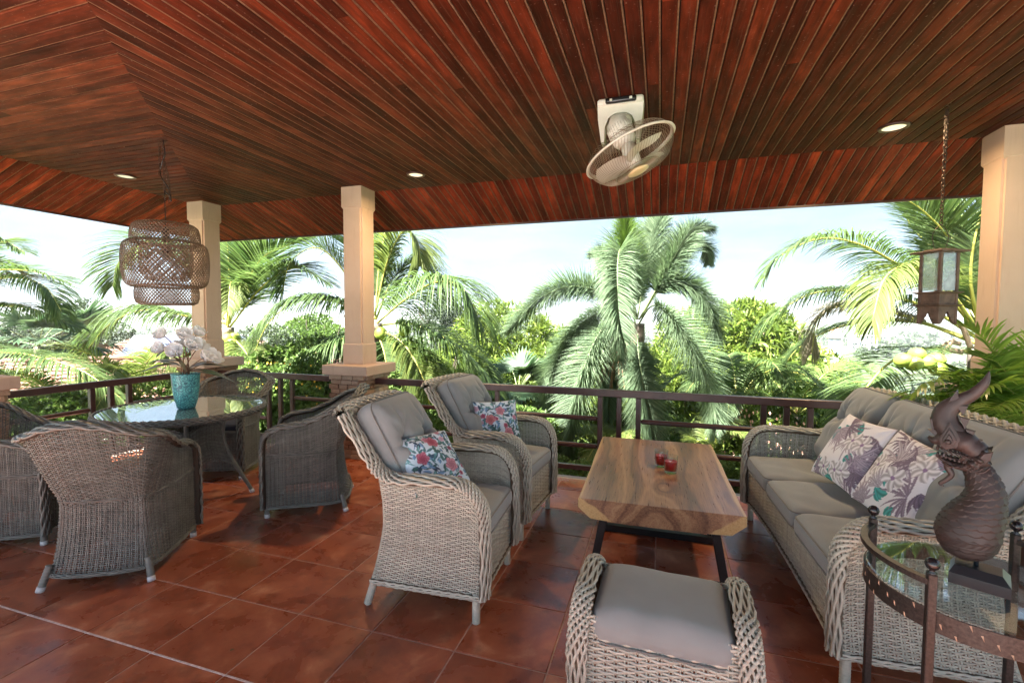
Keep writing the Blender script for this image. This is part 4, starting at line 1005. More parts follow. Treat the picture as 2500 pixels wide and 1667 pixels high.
# ------------------------------------------------------------------ hanging lantern
M['lwood'] = mat_plain('weathered_teak', (.115, .072, .052), .75, var=.35, scale=25, bump=.2)
LNX, LNY = 1.745, 3.812
ln = thing('hanging_lantern', 'hanging wooden lantern with glass panes on a chain', 'lantern', (LNX, LNY, 0), math.radians(25))
hook(ln, (0, 0, CZ)); chain(ln, [(0, 0, 2.87), (0, 0, 2.135)], .034, .0026); chain(ln, [(.008, 0, 2.87), (.004, 0, 2.5)], .034, .0026)
g = Geo()
for s in (-1, 1):
    tube(g, catmull([(0, 0, 2.135), (s*.02, 0, 2.12), (s*.052, 0, 2.085), (s*.060, 0, 2.045), (s*.050, 0, 2.005), (s*.042, 0, 1.975)], 24), .0022, 6)
    a = np.linspace(0, 1.6*PI, 12); tube(g, np.stack([s*(.042+.008*np.sin(a)), 0*a, 1.97+.008*np.cos(a)], -1), .0022, 6)
g.build('handle', M['chain'], ln)
s_ = .142; h_ = s_/2
g = Geo(); box(g, (0, 0, 1.953), (.215, .215, .012), b=.003); box(g, (0, 0, 1.964), (.12, .12, .014), b=.002); g.build('roof_board', M['lwood'], ln, False)
for z in (1.684, 1.600):
    g = Geo(); V = []
    for hh, zz in ((.073, z-.006), (.092, z+.005), (.090, z+.008), (.073, z+.008)): V += [(-hh, -hh, zz), (hh, -hh, zz), (hh, hh, zz), (-hh, hh, zz)]
    g.add(V, [(k*4+i, k*4+(i+1) % 4, k*4+4+(i+1) % 4, k*4+4+i) for k in range(3) for i in range(4)], P=[[3, 2, 1, 0], [12, 13, 14, 15]]); g.build('ledge', M['lwood'], ln, False)
for sx_ in (-1, 1):
    for sy_ in (-1, 1):
        g = Geo(); box(g, (sx_*(h_-.009), sy_*(h_-.009), 1.7135), (.018, .018, .467), b=.0015); g.build('corner_post', M['lwood'], ln, False)
for k in range(4):
    F = lambda V, k=k: rotz(V, k*PI/2)
    g = Geo(); V = F(np.array([(-h_+.02, -h_+.006, 1.70), (h_-.02, -h_+.006, 1.70), (h_-.02, -h_+.006, 1.945), (-h_+.02, -h_+.006, 1.945)])); V2 = V+F(np.array([(0, .002, 0)]))
    g.add(np.concatenate([V, V2]), BQ); g.build('glass_pane', M['dusty_sheen'], ln, False)
    g = Geo(); V = F(np.array([(-h_+.012, -h_+.004, 1.607), (h_-.012, -h_+.004, 1.607), (h_-.012, -h_+.004, 1.680), (-h_+.012, -h_+.004, 1.680), (-h_+.012, -h_+.010, 1.607), (h_-.012, -h_+.010, 1.607), (h_-.012, -h_+.010, 1.680), (-h_+.012, -h_+.010, 1.680)])); g.add(V, BQ); g.build('lower_board', M['lwood'], ln, False)
    hw_ = h_-.013
    arch = [(-.046, 1.482), (-.046, 1.490), (-.036, 1.494), (-.036, 1.504), (-.026, 1.510), (-.026, 1.522), (-.016, 1.530), (-.013, 1.545), (0, 1.565), (.013, 1.545), (.016, 1.530), (.026, 1.522), (.026, 1.510), (.036, 1.504), (.036, 1.494), (.046, 1.490), (.046, 1.482)]
    g = Geo(); V, Q = [], []
    top = [(-hw_+2*hw_*i/(len(arch)-1), 1.594) for i in range(len(arch))]
    for yy in (-h_+.003, -h_+.011): V += [(x, yy, z) for x, z in arch]+[(x, yy, z) for x, z in top]
    n = len(arch); Q = [(i, i+1, n+i+1, n+i) for i in range(n-1)]+[(2*n+i+1, 2*n+i, 3*n+i, 3*n+i+1) for i in range(n-1)]+[(i+1, i, 2*n+i, 2*n+i+1) for i in range(n-1)]
    g.add(F(np.array(V)), Q); V = []
    for sx_ in (-1, 1): 
        g.add(F(np.array([(sx_*hw_, -h_+.003, 1.482), (sx_*.046, -h_+.003, 1.482), (sx_*hw_, -h_+.003, 1.594), (sx_*.046, -h_+.003, 1.482)])), [(0, 1, 3, 2)])
    g.build('skirt_board', M['lwood'], ln, False)

# ------------------------------------------------------------------ orbit ceiling fan
fan = thing('ceiling_fan', 'cream orbit fan with wire cage hanging from the boards', 'ceiling fan', (0, 0, 0), 0)
FX, FY = -.270, 3.14
g = Geo(); box(g, (FX, FY-.005, CZ-.022), (.285, .15, .044), b=.012); g.build('mount_plate', M['fanw'], fan)
g = Geo(); box(g, (FX+.005, FY-.085, CZ-.026), (.190, .03, .034), b=.008); g.build('switch_box', M['blackp'], fan)
for sx_ in (-.06, .062):
    g = Geo(); box(g, (FX+.005+sx_, FY-.1012, CZ-.026), (.016, .003, .014), b=.001); g.build('button', M['fanw'], fan)
g = Geo()
yk = [(-.143, 0), (.143, 0), (.140, -.09), (.118, -.235), (.098, -.235), (.095, -.14), (.072, -.085), (.03, -.062), (-.03, -.062), (-.072, -.085), (-.095, -.14), (-.098, -.235), (-.118, -.235), (-.140, -.09)]
for i in range(1, 6):
    pass
n = len(yk); V = [(FX+x, FY-.055, CZ-.03+z) for x, z in yk]+[(FX+x, FY+.035, CZ-.03+z) for x, z in yk]
g.add(V, [(i, (i+1) % n, n+(i+1) % n, n+i) for i in range(n)], P=[list(range(n))[::-1], list(range(n, 2*n))]); g.build('yoke', M['fanw'], fan, False)
Nf = nrm(np.array([.4029, -.0213, -.9150])); Cf = np.array([-.191, 2.832, 2.471]); e1 = nrm(np.cross(Nf, [0, 1, 0])); e2 = np.cross(Nf, e1)
def fp(r, a, h): return Cf+e1*(r*math.cos(a))+e2*(r*math.sin(a))+Nf*h
mc = np.array([FX+.0, FY-.03, CZ-.17])
g = Geo(); P = np.array([mc+np.array([0, 0, .06]), mc+np.array([0, 0, .055]), mc, mc+np.array([.005, -.02, -.05])]); tube(g, P, [.02, .068, .078, .07], 24); g.build('gear_housing', M['fanw'], fan)
g = Geo(); P = np.array([Cf-Nf*(-.0)+Nf*h for h in (-.20, -.19, -.14, -.07, -.045)]); tube(g, P, [.03, .062, .070, .066, .05], 24)
for k in range(28):
    a = 2*PI*k/28; bar(g, Cf+Nf*-.165+(e1*math.cos(a)+e2*math.sin(a))*.070, Cf+Nf*-.10+(e1*math.cos(a)+e2*math.sin(a))*.071, .002, 4)
g.build('motor', M['fanw'], fan)
g = Geo(); bar(g, mc+np.array([0, -.02, -.03]), Cf-Nf*.17, .03, 12); g.build('joint', M['fanw'], fan)
RF_ = .258
g = Geo(); a = np.linspace(0, 2*PI, 73)[:-1]; tube(g, np.array([fp(RF_, x, 0) for x in a]), .007, 8, closed=True, ry=.014); g.build('cage_ring', M['fanw'], fan)
def cage(name, prof, n, sweep=.5):
    g = Geo(); k = 12; t = np.linspace(0, 1, k); pr = resample(np.array(prof, float), k)
    for i in range(n):
        a0 = 2*PI*i/n; tube(g, np.array([fp(pr[j, 0], a0+sweep*(1-t[j]), pr[j, 1]) for j in range(k)]), .0013, 3, caps=False)
    for rr, hh in ((prof[1][0], prof[1][1]),): tube(g, np.array([fp(rr, x, hh) for x in a]), .0018, 4, closed=True)
    g.build(name, M['fangrey'], fan)
cage('front_cage', [(.06, .125), (.13, .120), (.20, .100), (.240, .056), (RF_, .004)], 90)
cage('rear_cage', [(.06, -.085), (.13, -.080), (.21, -.062), (.242, -.034), (RF_, -.004)], 46)
g = Geo(); P = np.array([Cf+Nf*h for h in (.116, .129, .135)]); tube(g, P, [.062, .061, .045], 32); g.build('badge', mat_plain('fan_badge', (.62, .50, .28), .35), fan)
for k in range(3):
    a0 = 2*PI*k/3+1.05; g = Geo(); u = np.linspace(.12, 1, 9); v = np.linspace(-.5, .5, 6)
    P = np.array([[fp(.225*uu, a0+(.35+.75*math.sin(uu*2.6))*vv*1.15/(.35+uu*.9)*1.2, .05+.05*vv*(1.1-.5*uu)) for vv in v] for uu in u]); grid(g, P); g.build('blade', M['fanw'], fan)
g = Geo(); P = np.array([Cf+Nf*h for h in (-.04, .03, .09, .10)]); tube(g, P, [.042, .045, .036, .01], 20); g.build('hub', M['fanw'], fan)

# ------------------------------------------------------------------ round iron side table
SX, SY = .932, 1.750
st = thing('side_table', 'round iron and glass side table beside the sofa arm', 'side table', (SX, SY, 0), 0)
PR = .276; pa = [math.atan2(y, x) for x, y in ((-.197, .192), (-.2025, -.192), (.198, -.192), (.198, .192))]
for a in pa:
    x, y = PR*math.cos(a), PR*math.sin(a)
    g = Geo(); box(g, (x, y, .40), (.021, .021, .80), b=.002); p = g.build('leg', M['bronze'], st, False)
    g = Geo(); lathe(g, [(1e-4, .800), (.011, .800), (.012, .803), (.006, .808), (.007, .811), (.0145, .818), (.0175, .828), (.0145, .838), (.007, .844), (1e-4, .8455)], 20, (x, y, 0)); g.build('finial', M['blackp'], p)
def arc_band(name, a0, a1, r, z0, z1, th, mt, seg=40, parent=st):
    g = Geo(); A = np.linspace(a0, a1, seg); P = np.array([[((r+d)*math.cos(a), (r+d)*math.sin(a), z) for d, z in ((0, z0), (0, z1), (th, z1), (th, z0))] for a in A]); grid(g, P, cv=True)
    g.p.append((list(range(4)), 0)); g.p.append(([4*(seg-1)+i for i in range(4)][::-1], 0)); return g.build(name, mt, parent, False)
arc_band('upper_rail', pa[0]-.0, pa[1]+2*PI, PR-.010, .768, .784, .020, M['bronze'])
arc_band('upper_rail', pa[2], pa[3], PR-.010, .768, .784, .020, M['bronze'])
band = arc_band('apron_band', 0, 2*PI, PR-.005, .640, .698, .004, M['bronze'], 96)
rng = random.Random(5)
M['notch'] = mat_plain('rubbed_bronze', (.30, .20, .14), .45, metal=.5)
for k in range(60):
    a = 2*PI*k/60+rng.uniform(-.02, .02); zz = .694-.016*(k % 2)-.03*((k//2) % 2)*.9; r = PR+.0
    d = np.array([math.cos(a), math.sin(a), 0]); t_ = np.array([-math.sin(a), math.cos(a), 0]); c = d*(PR-.0005)+np.array([0, 0, zz-.006])
    g = Geo(); V = [c-t_*.004+np.array([0, 0, .007]), c+t_*.001+np.array([0, 0, .008]), c+t_*.0035-np.array([0, 0, .008]), c+d*.002]
    g.add(V, T=[(0, 1, 3), (1, 2, 3), (2, 0, 3)]); g.build('notch', M['notch'], band, False)
g = Geo(); lathe(g, [(1e-4, .7000), (PR-.010, .7000), (PR-.007, .7035), (PR-.010, .7070), (1e-4, .7070)], 80); g.build('glass_top', M['tglass2'], st, False)

# ------------------------------------------------------------------ carved dragon-serpent finial
def carved():
    n = NT('carved_wood'); v = n.coord(); a = n.noise(v, 14, 5, .65); g_ = n.n('ShaderNodeNewGeometry')
    c = n.ramp(a, [(.3, (.010, .007, .007)), (.5, (.018, .0105, .010)), (.68, (.034, .0135, .0115)), (.85, (.034, .029, .028))])
    pt = n.ramp(g_.outputs['Pointiness'], [(.44, 0), (.54, 1)]); n.base(n.mix(n.math('MULTIPLY', pt, .4), c, (.052, .040, .037))); n.rough(.55); n.bump(n.noise(v, 160, 3), .25, .002); return n.m
M['carved'] = carved(); M['block'] = mat_plain('black_plinth', (.014, .018, .022), .3)
DX_, DY_ = .93, 1.74
ang = math.atan2(-DX_, DY_)
dr = thing('dragon_carving', 'carved dark wood serpent dragon head on a black plinth on the side table', 'sculpture', (DX_, DY_, 0), ang)
g = Geo(); V = [(-.064, -.052, .7085), (.068, -.052, .7085), (.068, .052, .7085), (-.064, .052, .7085), (-.064, -.052, .740), (.068, -.052, .740), (.068, .052, .740), (-.064, .052, .740), (-.052, -.034, .762), (.050, -.034, .762), (.050, .034, .762), (-.052, .034, .762)]
g.add(V, [(3, 2, 1, 0), (0, 1, 5, 4), (1, 2, 6, 5), (2, 3, 7, 6), (3, 0, 4, 7), (4, 5, 9, 8), (5, 6, 10, 9), (6, 7, 11, 10), (7, 4, 8, 11), (8, 9, 10, 11)]); g.build('plinth', M['block'], dr, False)
g = Geo(); bar(g, (-.006, 0, .76), (-.006, 0, .80), .006, 10); g.build('peg', M['block'], dr)
# neck: outline measured front to back, oval section, covered in raised scales
fr = [(-.030, .770), (-.074, .787), (-.095, .826), (-.099, .863), (-.089, .900), (-.069, .938), (-.047, .968), (-.036, .995), (-.037, 1.020), (-.044, 1.050), (-.060, 1.075)]
bk = [(-.014, .774), (.020, .795), (.037, .830), (.043, .868), (.048, .915), (.049, .959), (.043, 1.006), (.026, 1.047), (.006, 1.075), (-.008, 1.105), (-.02, 1.125)]
nr, ns_ = 210, 150
Fp, Bp = catmull(fr, nr), catmull(bk, nr)
a = np.linspace(0, 2*PI, ns_, endpoint=False); V = np.zeros((nr, ns_, 3)); cen = (Fp+Bp)/2; hw_ = (Fp-Bp)/2
wy = np.linalg.norm(hw_, axis=1)*.80
sl = np.concatenate([[0], np.cumsum(np.linalg.norm(np.diff(cen, axis=0), axis=1))])
for i in range(nr):
    rowh = .0185; row = sl[i]/rowh; r0 = int(math.floor(row)); fr_ = row-r0
    nsc = 14; off = .5*(r0 % 2)
    u = (a/(2*PI)*nsc+off) % 1-.5
    # overlapping fish scales: raised towards a rounded lower lip
    lip = .5+.5*np.sqrt(np.clip(1-(2*u)**2, 0, 1)); d = np.where(1-fr_ < lip, .0038*(1-fr_)/lip, 0.0)
    u2 = (a/(2*PI)*nsc+.5-off) % 1-.5; f2 = fr_+1 if fr_ < .5 else fr_
    if i < 48: pass
    band_ = 1.0
    if .052 < sl[i] < .070: d = .002*np.abs(np.sin(a*11+((sl[i]-.052)/.018)*3.0)); 
    if abs(sl[i]-.050) < .0018 or abs(sl[i]-.072) < .0018: d = np.full(ns_, .0028)
    edge = np.exp(-((np.abs(np.sin(a)))/.16)**2); ridge = .0035*edge*(.7+.3*np.abs(np.sin(sl[i]*260)))
    ex_ = np.array([hw_[i][0], 0, hw_[i][1]]); base = np.array([cen[i][0], 0, cen[i][1]]); en = nrm(ex_)
    rad = np.cos(a)[:, None]*ex_+np.sin(a)[:, None]*np.array([0, wy[i], 0]); out = nrm(np.cos(a)[:, None]*en+np.sin(a)[:, None]*np.array([0, 1., 0]))
    V[i] = base+rad+out*((d+ridge)*min(1, i/6))[:, None]
g = Geo(); grid(g, V, cv=True); g.p.append((list(range(ns_)), 0)); g.p.append(([(nr-1)*ns_+k for k in range(ns_)], 0)); g.build('scaled_neck', M['carved'], dr)
def blob(name, spine, rad, ry, parent=dr, ridges=0, amp=0, seg=18, n=40, mt=None):
    P = catmull([(x, y, z) for x, y, z in spine], n); R_ = np.interp(np.linspace(0, 1, n), np.linspace(0, 1, len(rad)), rad); RY = np.interp(np.linspace(0, 1, n), np.linspace(0, 1, len(ry)), ry)
    if ridges: k = 1+amp*np.sin(np.linspace(0, ridges*2*PI, n)); R_ = R_*k; RY = RY*k
    g = Geo(); T, N, B = frames(P); aa = np.linspace(0, 2*PI, seg, endpoint=False)
    # keep the section's depth axis along y
    Bn = np.array([0, 1., 0]); Nn = nrm(np.cross(Bn, T)); V = P[:, None]+Nn[:, None]*(np.cos(aa)[None, :, None]*R_[:, None, None])+Bn*(np.sin(aa)[None, :, None]*RY[:, None, None])
    grid(g, V, cv=True, flip=True); g.p.append((list(range(seg)), 0)); g.p.append(([(n-1)*seg+k for k in range(seg)], 0)); return g.build(name, mt or M['carved'], parent)
head = blob('skull', [(-.012, 0, 1.105), (-.040, 0, 1.128), (-.066, 0, 1.142), (-.090, 0, 1.136), (-.112, 0, 1.126), (-.128, 0, 1.134)], [.030, .034, .034, .026, .013, .004], [.034, .038, .036, .028, .020, .006], ridges=5, amp=.04)
blob('lower_jaw', [(.000, 0, 1.092), (-.025, 0, 1.066), (-.055, 0, 1.058), (-.082, 0, 1.066), (-.106, 0, 1.080)], [.022, .020, .012, .008, .005], [.034, .032, .028, .022, .010], ridges=6, amp=.05)
blob('tongue', [(-.03, 0, 1.085), (-.06, 0, 1.078), (-.088, 0, 1.082)], [.006, .005, .002], [.014, .012, .004])
for k in range(7):
    x = -.044-k*.010
    for s in (-1, 1):
        g = Geo(); icos(g, (x, s*(.022-.0012*k), 1.104-.004*math.sin(k)), .0042, 8, sz=1.5); g.build('tooth', M['carved'], head)
        g = Geo(); icos(g, (x, s*(.021-.0012*k), 1.074+.0015*k), .0038, 8, sz=1.5); g.build('tooth', M['carved'], head)
blob('horn', [(-.070, 0, 1.150), (-.090, 0, 1.185), (-.088, 0, 1.222), (-.060, 0, 1.256), (-.030, 0, 1.282), (-.008, 0, 1.318), (.000, 0, 1.352)], [.036, .034, .029, .021, .016, .011, .002], [.028, .026, .020, .014, .011, .008, .002], seg=10, n=44)
for pts in ([(-.118, 1.150), (-.104, 1.190), (-.126, 1.196)], [(-.112, 1.185), (-.086, 1.225), (-.112, 1.234)], [(-.098, 1.225), (-.060, 1.268), (-.066, 1.292)], [(-.100, 1.130), (-.096, 1.165), (-.130, 1.158)], [(-.050, 1.215), (-.070, 1.245), (-.040, 1.245)], [(-.045, 1.17), (-.06, 1.21), (-.036, 1.205)], [(-.03, 1.14), (-.045, 1.175), (-.022, 1.170)], [(-.015, 1.12), (-.03, 1.15), (-.006, 1.146)], [(-.008, 1.10), (-.018, 1.125), (.006, 1.120)]):
    g = Geo(); prism(g, pts if True else pts, .026, bev=.12); g.build('crest_flame', M['carved'], dr, False)
for s in (-1, 1):                       # flame-shaped brow, eye and ear on both sides
    for sc_, dy in ((1.0, .0), (.68, .006), (.36, .011)):
        fl = np.array([(-.084, 1.108), (-.060, 1.118), (-.052, 1.142), (-.062, 1.165), (-.078, 1.195), (-.090, 1.165), (-.100, 1.140), (-.098, 1.118)]); c_ = np.array([-.078, 1.138]); fl = c_+(fl-c_)*sc_
        g = Geo(); prism(g, fl, .006, bev=.18, F=lambda V, s=s, dy=dy: V+np.array([0, s*(.033+dy), 0])); g.build('brow_flame', M['carved'], dr, False)
    g = Geo(); icos(g, (-.080, s*.045, 1.134), .0085, 12); g.build('eye', M['carved'], dr)
    for k in range(4):
        ear = np.array([(-.030+k*.006, 1.085+k*.004), (.000+k*.004, 1.076+k*.006), (.014+k*.001, 1.112+k*.004), (-.012+k*.003, 1.108+k*.002)])
        g = Geo(); prism(g, ear, .008, bev=.15, F=lambda V, s=s, k=k: V+np.array([0, s*(.030+.004*k), 0])); g.build('ear_fin', M['carved'], dr, False)
for k in range(7):                      # carved ripples along the cheeks
    x0 = -.102+k*.013
    for s in (-1, 1):
        g = Geo(); tube(g, catmull([(x0, s*(.026+.001*k), 1.112-k*.003), (x0+.012, s*(.034), 1.106-k*.003), (x0+.022, s*.036, 1.096-k*.002)], 8), .0022, 5); g.build('ripple', M['carved'], head)
        g = Geo(); tube(g, catmull([(x0+.01, s*(.020+.002*k), 1.064-.002*k), (x0+.024, s*(.030), 1.056-.0*k), (x0+.036, s*.033, 1.060+.002*k)], 8), .0022, 5); g.build('ripple', M['carved'], head)
blob('beard', [(-.080, 0, 1.062), (-.078, 0, 1.044), (-.070, 0, 1.026), (-.080, 0, 1.008), (-.094, 0, .992), (-.086, 0, .984)], [.010, .010, .008, .007, .006, .002], [.010, .009, .008, .006, .005, .002])
blob('collar', [(.004, 0, 1.118), (-.014, 0, 1.088), (-.040, 0, 1.062)], [.012, .016, .012], [.040, .046, .036], ridges=3, amp=.12)
# ------------------------------------------------------------------ land
def terrain_z(x, y):
    d = math.hypot(x, y); t = min(1, max(0, (d-9)/70)); t = t*t*(3-2*t)
    z = -3.75-6.5*t+1.0*fbm(x*.02, y*.02, 3)*t
    if d > 260: z += 9*(1-math.exp(-(d-260)/500))+7*max(0, fbm(x*.0016, y*.0016, 9)+.25)*min(1, (d-260)/500)
    return z
def ground_mat():
    n = NT('hillside'); v = n.n('ShaderNodeNewGeometry').outputs['Position']; a = n.noise(v, .05, 6, .6); b = n.noise(v, .6, 5, .65)
    c = n.ramp(a, [(.35, (.032, .058, .018)), (.5, (.060, .085, .030)), (.62, (.11, .115, .060)), (.75, (.17, .135, .095))])
    n.base(n.mix(n.ramp(b, [(.45, 0), (.62, .8)]), c, (.035, .07, .018))); n.rough(.95); return n.m
M['ground'] = ground_mat()
rs = [4.6, 7, 10, 14, 20, 28, 38, 50, 65, 85, 110, 140, 180, 230, 290, 360, 450, 560, 700, 900, 1200, 1600, 2300, 3400]; na = 120
P = np.zeros((len(rs)+1, na, 3))
for j in range(na):
    a = 2*PI*j/na; P[0, j] = (0, 0, -3.75)
    for i, r in enumerate(rs): x, y = r*math.cos(a)-1.5, r*math.sin(a); P[i+1, j] = (x, y, terrain_z(x, y))
g = Geo(); grid(g, P, cv=True); g.build('ground', M['ground'], kind='structure')

# ------------------------------------------------------------------ leaves and fronds
LF = {}
LF['coco'] = mat_leaf('coconut_leaflet', (.045, .085, .025), (.115, .165, .055), .42, .5)
LF['cocoy'] = mat_leaf('young_coconut_leaflet', (.085, .13, .03), (.18, .21, .06), .45, .5)
LF['dry'] = mat_leaf('dry_leaflet', (.16, .13, .08), (.30, .26, .18), .2, .7)
LF['fox'] = mat_leaf('foxtail_leaflet', (.075, .125, .065), (.185, .245, .14), .40, .55)
LF['foxy'] = mat_leaf('young_foxtail_leaflet', (.07, .14, .02), (.16, .24, .05), .4, .4)
LF['fan'] = mat_leaf('fan_palm_leaf', (.035, .075, .035), (.085, .13, .065), .25, .55)
LF['mango'] = mat_leaf('mango_leaf', (.065, .115, .02), (.19, .24, .045), .40, .4)
LF['dark'] = mat_leaf('dark_leaf', (.06, .115, .025), (.155, .23, .06), .35, .42)
LF['lime'] = mat_leaf('lime_leaf', (.07, .13, .03), (.19, .26, .08), .45, .42)
LF['grey'] = mat_leaf('grey_green_leaf', (.04, .065, .035), (.12, .15, .09), .3, .5)
LF['areca'] = mat_leaf('areca_leaflet', (.10, .21, .03), (.30, .44, .08), .42, .3)
M['rachis'] = mat_plain('frond_rib', (.36, .34, .07), .45, var=.2); M['rachisg'] = mat_plain('green_frond_rib', (.14, .18, .07), .45, var=.2)
M['trunk'] = mat_plain('palm_trunk', (.20, .155, .12), .85, var=.35, scale=7, bump=.4); M['bark'] = mat_plain('tree_bark', (.11, .08, .06), .9, var=.35, scale=6, bump=.4)
M['coconut'] = mat_plain('green_coconut', (.26, .34, .05), .35, var=.2, scale=6); M['sheath'] = mat_plain('dry_leaf_sheath', (.30, .19, .12), .85, var=.4, scale=12)
def leaflets(g, O, Dv, up, L_, W_, droop, n=5, m=0):
    """strips: O, Dv (k,3), length L_ (k), half width W_, droop (k): bend towards the ground"""
    k = len(O); u = np.linspace(0, 1, n); D_ = nrm(Dv); S_ = nrm(np.cross(D_, up)); w = np.array([.35, 1, .9, .6, .06]) if n == 5 else np.interp(u, [0, .2, .6, 1], [.35, 1, .8, .06])
    P = np.zeros((k, n, 2, 3)); pos = O.copy(); d = D_.copy()
    for i in range(n):
        if i:
            pos = pos+d*(L_/(n-1))[:, None]; d = nrm(d+np.array([0, 0, -1.])*(droop/(n-1))[:, None])
        s = nrm(np.cross(d, up)); 
        P[:, i, 0] = pos-s*(W_*w[i])[:, None]; P[:, i, 1] = pos+s*(W_*w[i])[:, None]
    I = np.arange(k*n*2).reshape(k, n, 2); Q = np.stack([I[:, :-1, 0], I[:, 1:, 0], I[:, 1:, 1], I[:, :-1, 1]], -1).reshape(-1, 4); g.add(P.reshape(-1, 3), Q, m=m)
def frond(parent, pts, L_=.8, W_=.020, n=75, droop=1.6, mt='coco', rib='rachis', seed=0, start=.14, lift=.35, forward=.55, r=.022, ragged=.12, tiers=1, hang=0):
    """pinnate palm leaf along the curve through pts (world metres)"""
    rng = np.random.RandomState(seed); C = catmull(pts, 40); C = resample(C, 60); T = nrm(np.gradient(C, axis=0))
    g = Geo(); tube(g, C, np.linspace(r, r*.15, 60), 6, m=1)
    for s in (-1, 1):
        for tier in range(tiers):
            t = start+(1-start)*(np.arange(n)+rng.uniform(-.4, .4, n))/n; t = np.clip(t, 0, .995); idx = t*59; i0 = idx.astype(int); f = (idx-i0)[:, None]
            O = C[i0]*(1-f)+C[np.minimum(i0+1, 59)]*f; Tt = T[i0]; side = nrm(np.cross(Tt, [0, 0, 1.])+1e-6); upv = nrm(np.cross(side, Tt))
            tt = (t-start)/(1-start); ll = L_*np.interp(tt, [0, .15, .5, .8, 1], [.55, .95, 1, .75, .35])*rng.uniform(1-ragged, 1+ragged, n)
            li = lift if tiers == 1 else np.interp(tier/(max(1, tiers-1)), [0, 1], [-.9, 1.3])
            D_ = side*s*(1-.25*tt)[:, None]+upv*(li+rng.uniform(-.15, .15, n))[:, None]+Tt*(forward+.9*tt**2+rng.uniform(-.08, .08, n))[:, None]
            leaflets(g, O, D_, upv+rng.uniform(-.2, .2, (n, 3)), ll, np.full(n, W_), droop*rng.uniform(.7, 1.3, n)+hang, m=0)
    return g.build('frond', [LF[mt] if mt in LF else mt, M[rib]], parent)
def curve_px(lst): return [D(*p) for p in lst]

def palm(name, label, crown, gz, trunk_r, lean=(0, 0), group=None):
    """crown: world point of the growing tip; children: trunk, fronds"""
    t = thing(name, label, 'palm', (0, 0, 0), 0, group)
    c = np.array(crown); b = np.array([c[0]+lean[0], c[1]+lean[1], gz]); P = catmull([b, b+(c-b)*.5+np.array([lean[0]*-.1, 0, 0]), c], 60)
    rr = np.array([trunk_r*(1.25-.25*min(1, k/10))*(1 if k % 2 else .95) for k in range(60)]); g = Geo(); tube(g, P, rr, 12); g.build('trunk', M['trunk'], t); return t

GP = 'coconut palms beyond the railing'
# coconut palm seen between the two left columns
dA = 9.5; t = palm('coconut_palm', 'coconut palm right behind the column by the pendant lamp', D(553, 800, dA), -4.2, .14, (.3, .2), GP)
FA = [([(553, 790, 9.5), (590, 715, 9.3), (640, 630, 9.0), (720, 590, 8.8)], 1.0, .3, 'coco', .2), ([(553, 795, 9.5), (560, 700, 9.4), (555, 600, 9.3), (540, 545, 9.2)], .9, .2, 'coco', .2),
      ([(550, 790, 9.5), (470, 775, 9.2), (355, 757, 8.8), (270, 790, 8.6), (215, 850, 8.5)], 1.05, 1.9, 'coco', .15), ([(548, 780, 9.5), (450, 640, 9.6), (360, 590, 9.8), (290, 640, 9.9), (275, 700, 10)], 1.0, .9, 'coco', .3),
      ([(560, 800, 9.5), (640, 700, 9.0), (720, 655, 8.6), (800, 690, 8.4)], .8, .9, 'coco', .2), ([(560, 815, 9.5), (600, 860, 9.0), (640, 930, 8.6), (660, 1000, 8.3)], .75, .9, 'cocoy', .15),
      ([(556, 800, 9.5), (568, 720, 9.0), (563, 690, 8.7), (556, 760, 8.3)], .5, 1.2, 'cocoy', .2), ([(545, 805, 9.5), (500, 850, 9.1), (450, 930, 8.8), (430, 1000, 8.6)], .8, .9, 'coco', .15),
      ([(560, 790, 9.5), (610, 640, 9.9), (660, 570, 10.2), (690, 520, 10.5)], .9, .3, 'coco', .2), ([(556, 830, 9.5), (590, 930, 9.2), (600, 1010, 9.0)], .6, .8, 'cocoy', .15)]
for k, (p, L_, dr_, mt, st_) in enumerate(FA): frond(t, curve_px(p), L_*1.1, .0125, 150, dr_, mt, seed=k, start=st_)
for k, p in enumerate([(556, 830, 9.3), (566, 842, 9.25), (549, 850, 9.3), (574, 826, 9.4)]):
    g = Geo(); icos(g, (0, 0, 0), .115, 14, sz=1.15); g.build('coconut', M['coconut'], t, True, D(*p), (.3*k, .2, 0))
